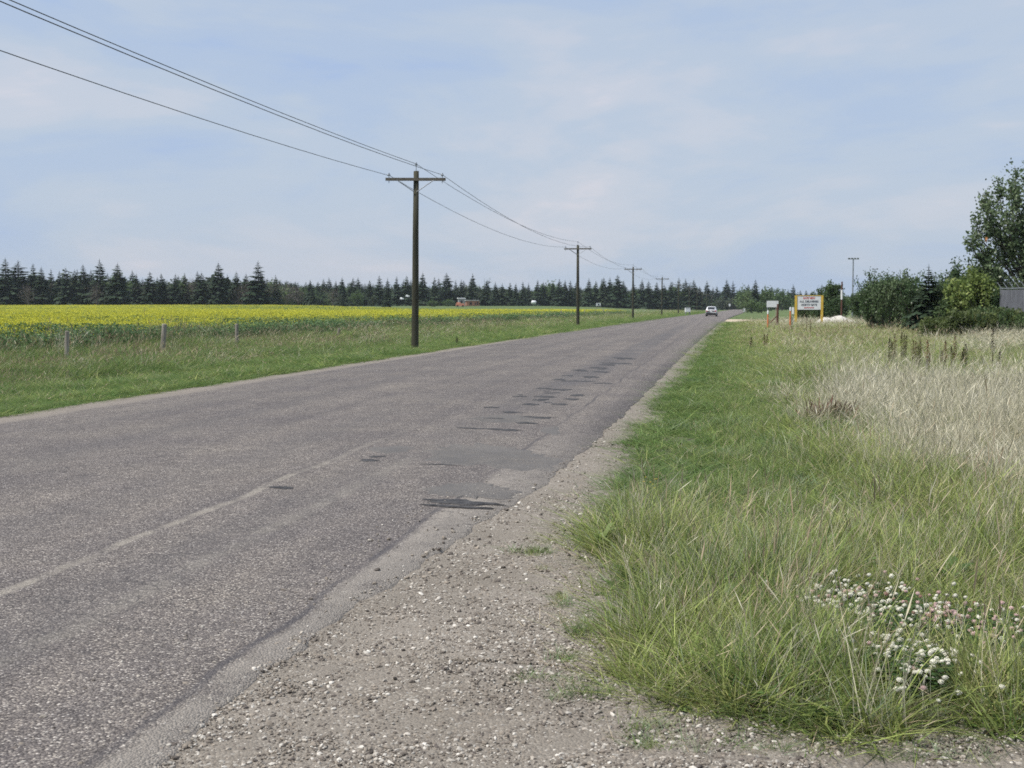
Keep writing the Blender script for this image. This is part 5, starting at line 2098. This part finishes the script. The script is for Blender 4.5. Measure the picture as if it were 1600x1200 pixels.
dock(1391, 529, 34, [(0, 1, 'dark')], 'thin dark dock stalk, first of the row from the left')
dock(1398, 521, 34, [(0, 1, 'brown'), (-.05, .8, 'olive')], 'brown dock spike just right of the thin dark first stalk')
dock(1412, 519, 36, [(-.05, 1, 'olive'), (.03, .95, 'olive'), (.10, .92, 'olive')], 'olive green dock with three spikes, set back behind the row')
dock(1428, 531, 35, [(0, 1, 'brown')], 'short slim brown dock stalk left of the thick brown pair')
dock(1436, 530, 31.5, [(-.06, .95, 'brown'), (.06, 1, 'brown'), (0, .85, 'olive')], 'thick brown dock with paired spikes in the middle of the row')
dock(1451, 531, 30, [(0, 1, 'red'), (.04, .7, 'brown')], 'reddish brown dock stalk with a long dark stem, nearest of the row')
dock(1479, 531, 31, [(0, 1, 'red'), (-.09, .72, 'brown')], 'dark red dock spike left of the tallest rust red one')
dock(1491, 525, 31.5, [(.04, 1, 'red'), (-.05, .75, 'olive')], 'rust red leaning dock spike with olive lower seeds')
dock(1507, 543, 32, [(0, 1, 'olive'), (-.05, .85, 'olive')], 'olive green bushy dock spike beside a thin dark stalk')
dock(1512.5, 537, 30.5, [(0, 1, 'dark')], 'thin blackish dock stalk right of the olive bushy one')
dock(1554, 513, 30, [(-.02, 1, 'dark'), (.15, .55, 'dark')], 'tall blackish dock with a side branch, rightmost of all')
dock(1174, 527, 50, [(0, 1, 'dark')], 'lone dark dock stalk in the grass nearest the road')
dock(1195, 522, 50, [(0, 1, 'brown'), (.12, 1.02, 'brown')], 'pair of brown dock spikes right of the lone stalk near the road')
dock(1237, 494, 72, [(0, 1, 'dark')], 'distant dark dock stalk in front of the narrow white plate')
dock(1261, 495, 74, [(0, 1, 'brown')], 'distant brown dock stalk below the middle of the yellow posted board')
dock(1267, 498, 70, [(0, 1, 'brown')], 'shorter distant brown dock stalk below the yellow posted board')
g = on(1530, 31)
mb = MB()
h = at(1530, 576, 31).z - g.z
mb.tube([(0, 0, -.1), (.01, 0, h * .6), (.0, 0, h)], [.022, .024, .02], 8)
pg = mb.build('red_peg', M['redtxt'], None, False, g)
tag(pg, 'short red peg standing in the pale grass below the blackish docks', 'peg')
for px, top, d, lab in ((643, 528, 60, 'dark dried stalk beside the foot of the nearest power pole'), (714, 527, 56, 'dark dried stalk in the left verge right of the nearest power pole')):
    dock(px, top, d, [(0, 1, 'dark')], lab)

# ------------------------------------------------------------------ clover
M['clv_leaf'] = leafmat('clover_leaves', (0.035, 0.075, 0.025), (0.05, 0.095, 0.03), (0.07, 0.12, 0.04), .3, .3, .35)
M['clv_w'] = plain('white_clover_florets', (0.80, 0.78, 0.70), (0.62, 0.60, 0.48), .8, .2, 90)
M['clv_p'] = plain('pink_clover_florets', (0.66, 0.50, 0.48), (0.45, 0.30, 0.27), .8, .2, 90)
M['clv_b'] = plain('fading_clover_florets', (0.42, 0.27, 0.22), (0.28, 0.17, 0.13), .9, .1, 90)


def head_mesh(seed, mat_):
    g = np.random.default_rng(seed)
    V, Q = [], []
    n = 46
    for k in range(n):
        zf = 1 - 2 * (k + .5) / n
        if zf < -.75:
            continue
        a = k * 2.399
        rr2 = math.sqrt(1 - zf * zf)
        d = np.array([rr2 * math.cos(a), rr2 * math.sin(a), zf * .85 + .12])
        t1 = np.cross(d, [.1, .2, 1.0])
        t1 /= np.linalg.norm(t1) + 1e-9
        r0, r1 = .0035, .0125 * g.uniform(.85, 1.15)
        w = .0024
        up = np.cross(t1, d) * w
        b = len(V)
        V += [d * r0 - t1 * w * .5, d * r0 + t1 * w * .5, d * r1 + t1 * w + up, d * r1 - t1 * w + up, d * r1 * .97 - up]
        Q += [(b, b + 1, b + 2, b + 3), (b + 3, b + 2, b + 4, b + 4)]
    # a low core keeps it from looking hollow
    Q = [q if q[2] != q[3] else (q[0], q[1], q[2], q[2]) for q in Q]
    mb = MB()
    mb.add([tuple(v) for v in V], [tuple(dict.fromkeys(q)) for q in Q])
    mb.lathe((0, 0, 0), [(.002, -.008), (.007, -.005), (.009, .002), (.006, .008), (.001, .010)], 7)
    return mb.mesh('clover_head', mat_)


HEADS = {'w': [head_mesh(1, M['clv_w']), head_mesh(2, M['clv_w'])], 'p': [head_mesh(3, M['clv_p']), head_mesh(4, M['clv_p'])], 'b': [head_mesh(5, M['clv_b'])]}


def clover(name_key, n_heads, n_leaf, mixk, lab, hh=(.15, .24), strays=0):
    poly = CL_W[name_key]
    cx, cy = sum(p[0] for p in poly) / len(poly), sum(p[1] for p in poly) / len(poly)
    zb0 = z1(cx, cy)
    r = empty('clover_patch', (cx, cy, zb0))
    tag(r, lab, 'clover', 'clover in flower')
    xs, ys = [p[0] for p in poly], [p[1] for p in poly]

    def rnd():
        while True:
            x, y = random.uniform(min(xs), max(xs)), random.uniform(min(ys), max(ys))
            if in_poly(np.array([x]), np.array([y]), poly)[0]:
                return x, y
    V, Fc = [], []
    hubs = [rnd() for _ in range(18)]
    mbl = MB()
    for k in range(n_leaf):
        x, y = rnd()
        z = z1(x, y) - zb0 + random.uniform(.04, .20)
        a0 = random.uniform(0, 6.28)
        for j in range(3):
            a = a0 + j * 2.094
            L, w = random.uniform(.016, .025), random.uniform(.009, .014)
            tl = random.uniform(-.35, .3)
            c, s_ = math.cos(a), math.sin(a)
            px_, py_ = x - cx, y - cy
            mbl.add([(px_, py_, z), (px_ + c * L * .6 - s_ * w, py_ + s_ * L * .6 + c * w, z + tl * L), (px_ + c * L, py_ + s_ * L, z + tl * L * 1.2), (px_ + c * L * .6 + s_ * w, py_ + s_ * L * .6 - c * w, z + tl * L)], [(0, 1, 2, 3)])
    pos = []
    for k in range(n_heads):
        if k < n_heads * .6:
            hx, hy = random.choice(hubs)
            x, y = hx + random.gauss(0, .10), hy + random.gauss(0, .10)
        else:
            x, y = rnd()
            x += random.gauss(0, .1)
            y += random.gauss(0, .1)
        z = z1(x, y) - zb0 + random.uniform(*hh)
        pos.append((x - cx, y - cy, z))
        mbl.tube([(x - cx + random.gauss(0, .02), y - cy + random.gauss(0, .02), z - .14), (x - cx, y - cy, z - .006)], [.0012, .001], 3, cap=False)
    o = mbl.build('leaves', M['clv_leaf'], r)
    o['kind'] = 'stuff'
    for p in pos:
        k = random.choices(('w', 'p', 'b'), mixk)[0]
        h = obj('flower_head', random.choice(HEADS[k]), r, p)
        h.rotation_euler = (random.gauss(0, .35), random.gauss(0, .35), random.uniform(0, 6.28))
        s_ = random.uniform(.75, 1.2)
        h.scale = (s_, s_, s_ * random.uniform(.75, 1.0))


clover('white_far', 230, 1500, (.82, .13, .05), 'patch of whitish clover in flower, the far left bed in the grass', (.13, .25))
clover('pink', 230, 1500, (.40, .46, .14), 'patch of pink tinged clover in flower, the right hand bed in the grass', (.13, .25))
clover('white_near', 150, 800, (.97, .03, 0), 'compact patch of pure white clover, the bed nearest the gravel', (.13, .23))

# a few tiny yellow flowers
M['yel'] = plain('yellow_petals', (0.70, 0.50, 0.03), (0.6, 0.42, 0.02), .7, .2, 50)
g = ground(1020, 755, .12)
r = empty('yellow_flower', (g.x, g.y, z1(g.x, g.y)))
tag(r, 'tiny cluster of yellow flowers in the short grass near the road', 'flower')
for k in range(7):
    x, y, z = random.gauss(0, .07), random.gauss(0, .12), random.uniform(.13, .19)
    mb = MB()
    for j in range(5):
        a = j * 1.2566
        c, s_ = math.cos(a), math.sin(a)
        mb.add([(x, y, z), (x + c * .007 - s_ * .005, y + s_ * .007 + c * .005, z + .003), (x + c * .012, y + s_ * .012, z + .001), (x + c * .007 + s_ * .005, y + s_ * .007 - c * .005, z + .003)], [(0, 1, 2, 3)])
    mb.build('petals', M['yel'], r)
    mb = MB()
    mb.tube([(x * .6, y * .6, 0), (x, y, z)], .0015, 4)
    mb.build('stem', M['clv_leaf'], r)

# ------------------------------------------------------------------ summer haze
hm, ht = new_mat('thin_haze')
pv = nd(ht, 'ShaderNodeVolumePrincipled')
pv.inputs['Color'].default_value = (0.80, 0.88, 1.0, 1)
pv.inputs['Density'].default_value = 0.000085
pv.inputs['Anisotropy'].default_value = 0.2
ho = nd(ht, 'ShaderNodeOutputMaterial')
ht.links.new(pv.outputs[0], ho.inputs['Volume'])
mb = MB()
mb.box((0, 0, 12), (6300, 6300, 28))
hz = mb.build('haze', hm)
hz['kind'] = 'stuff'
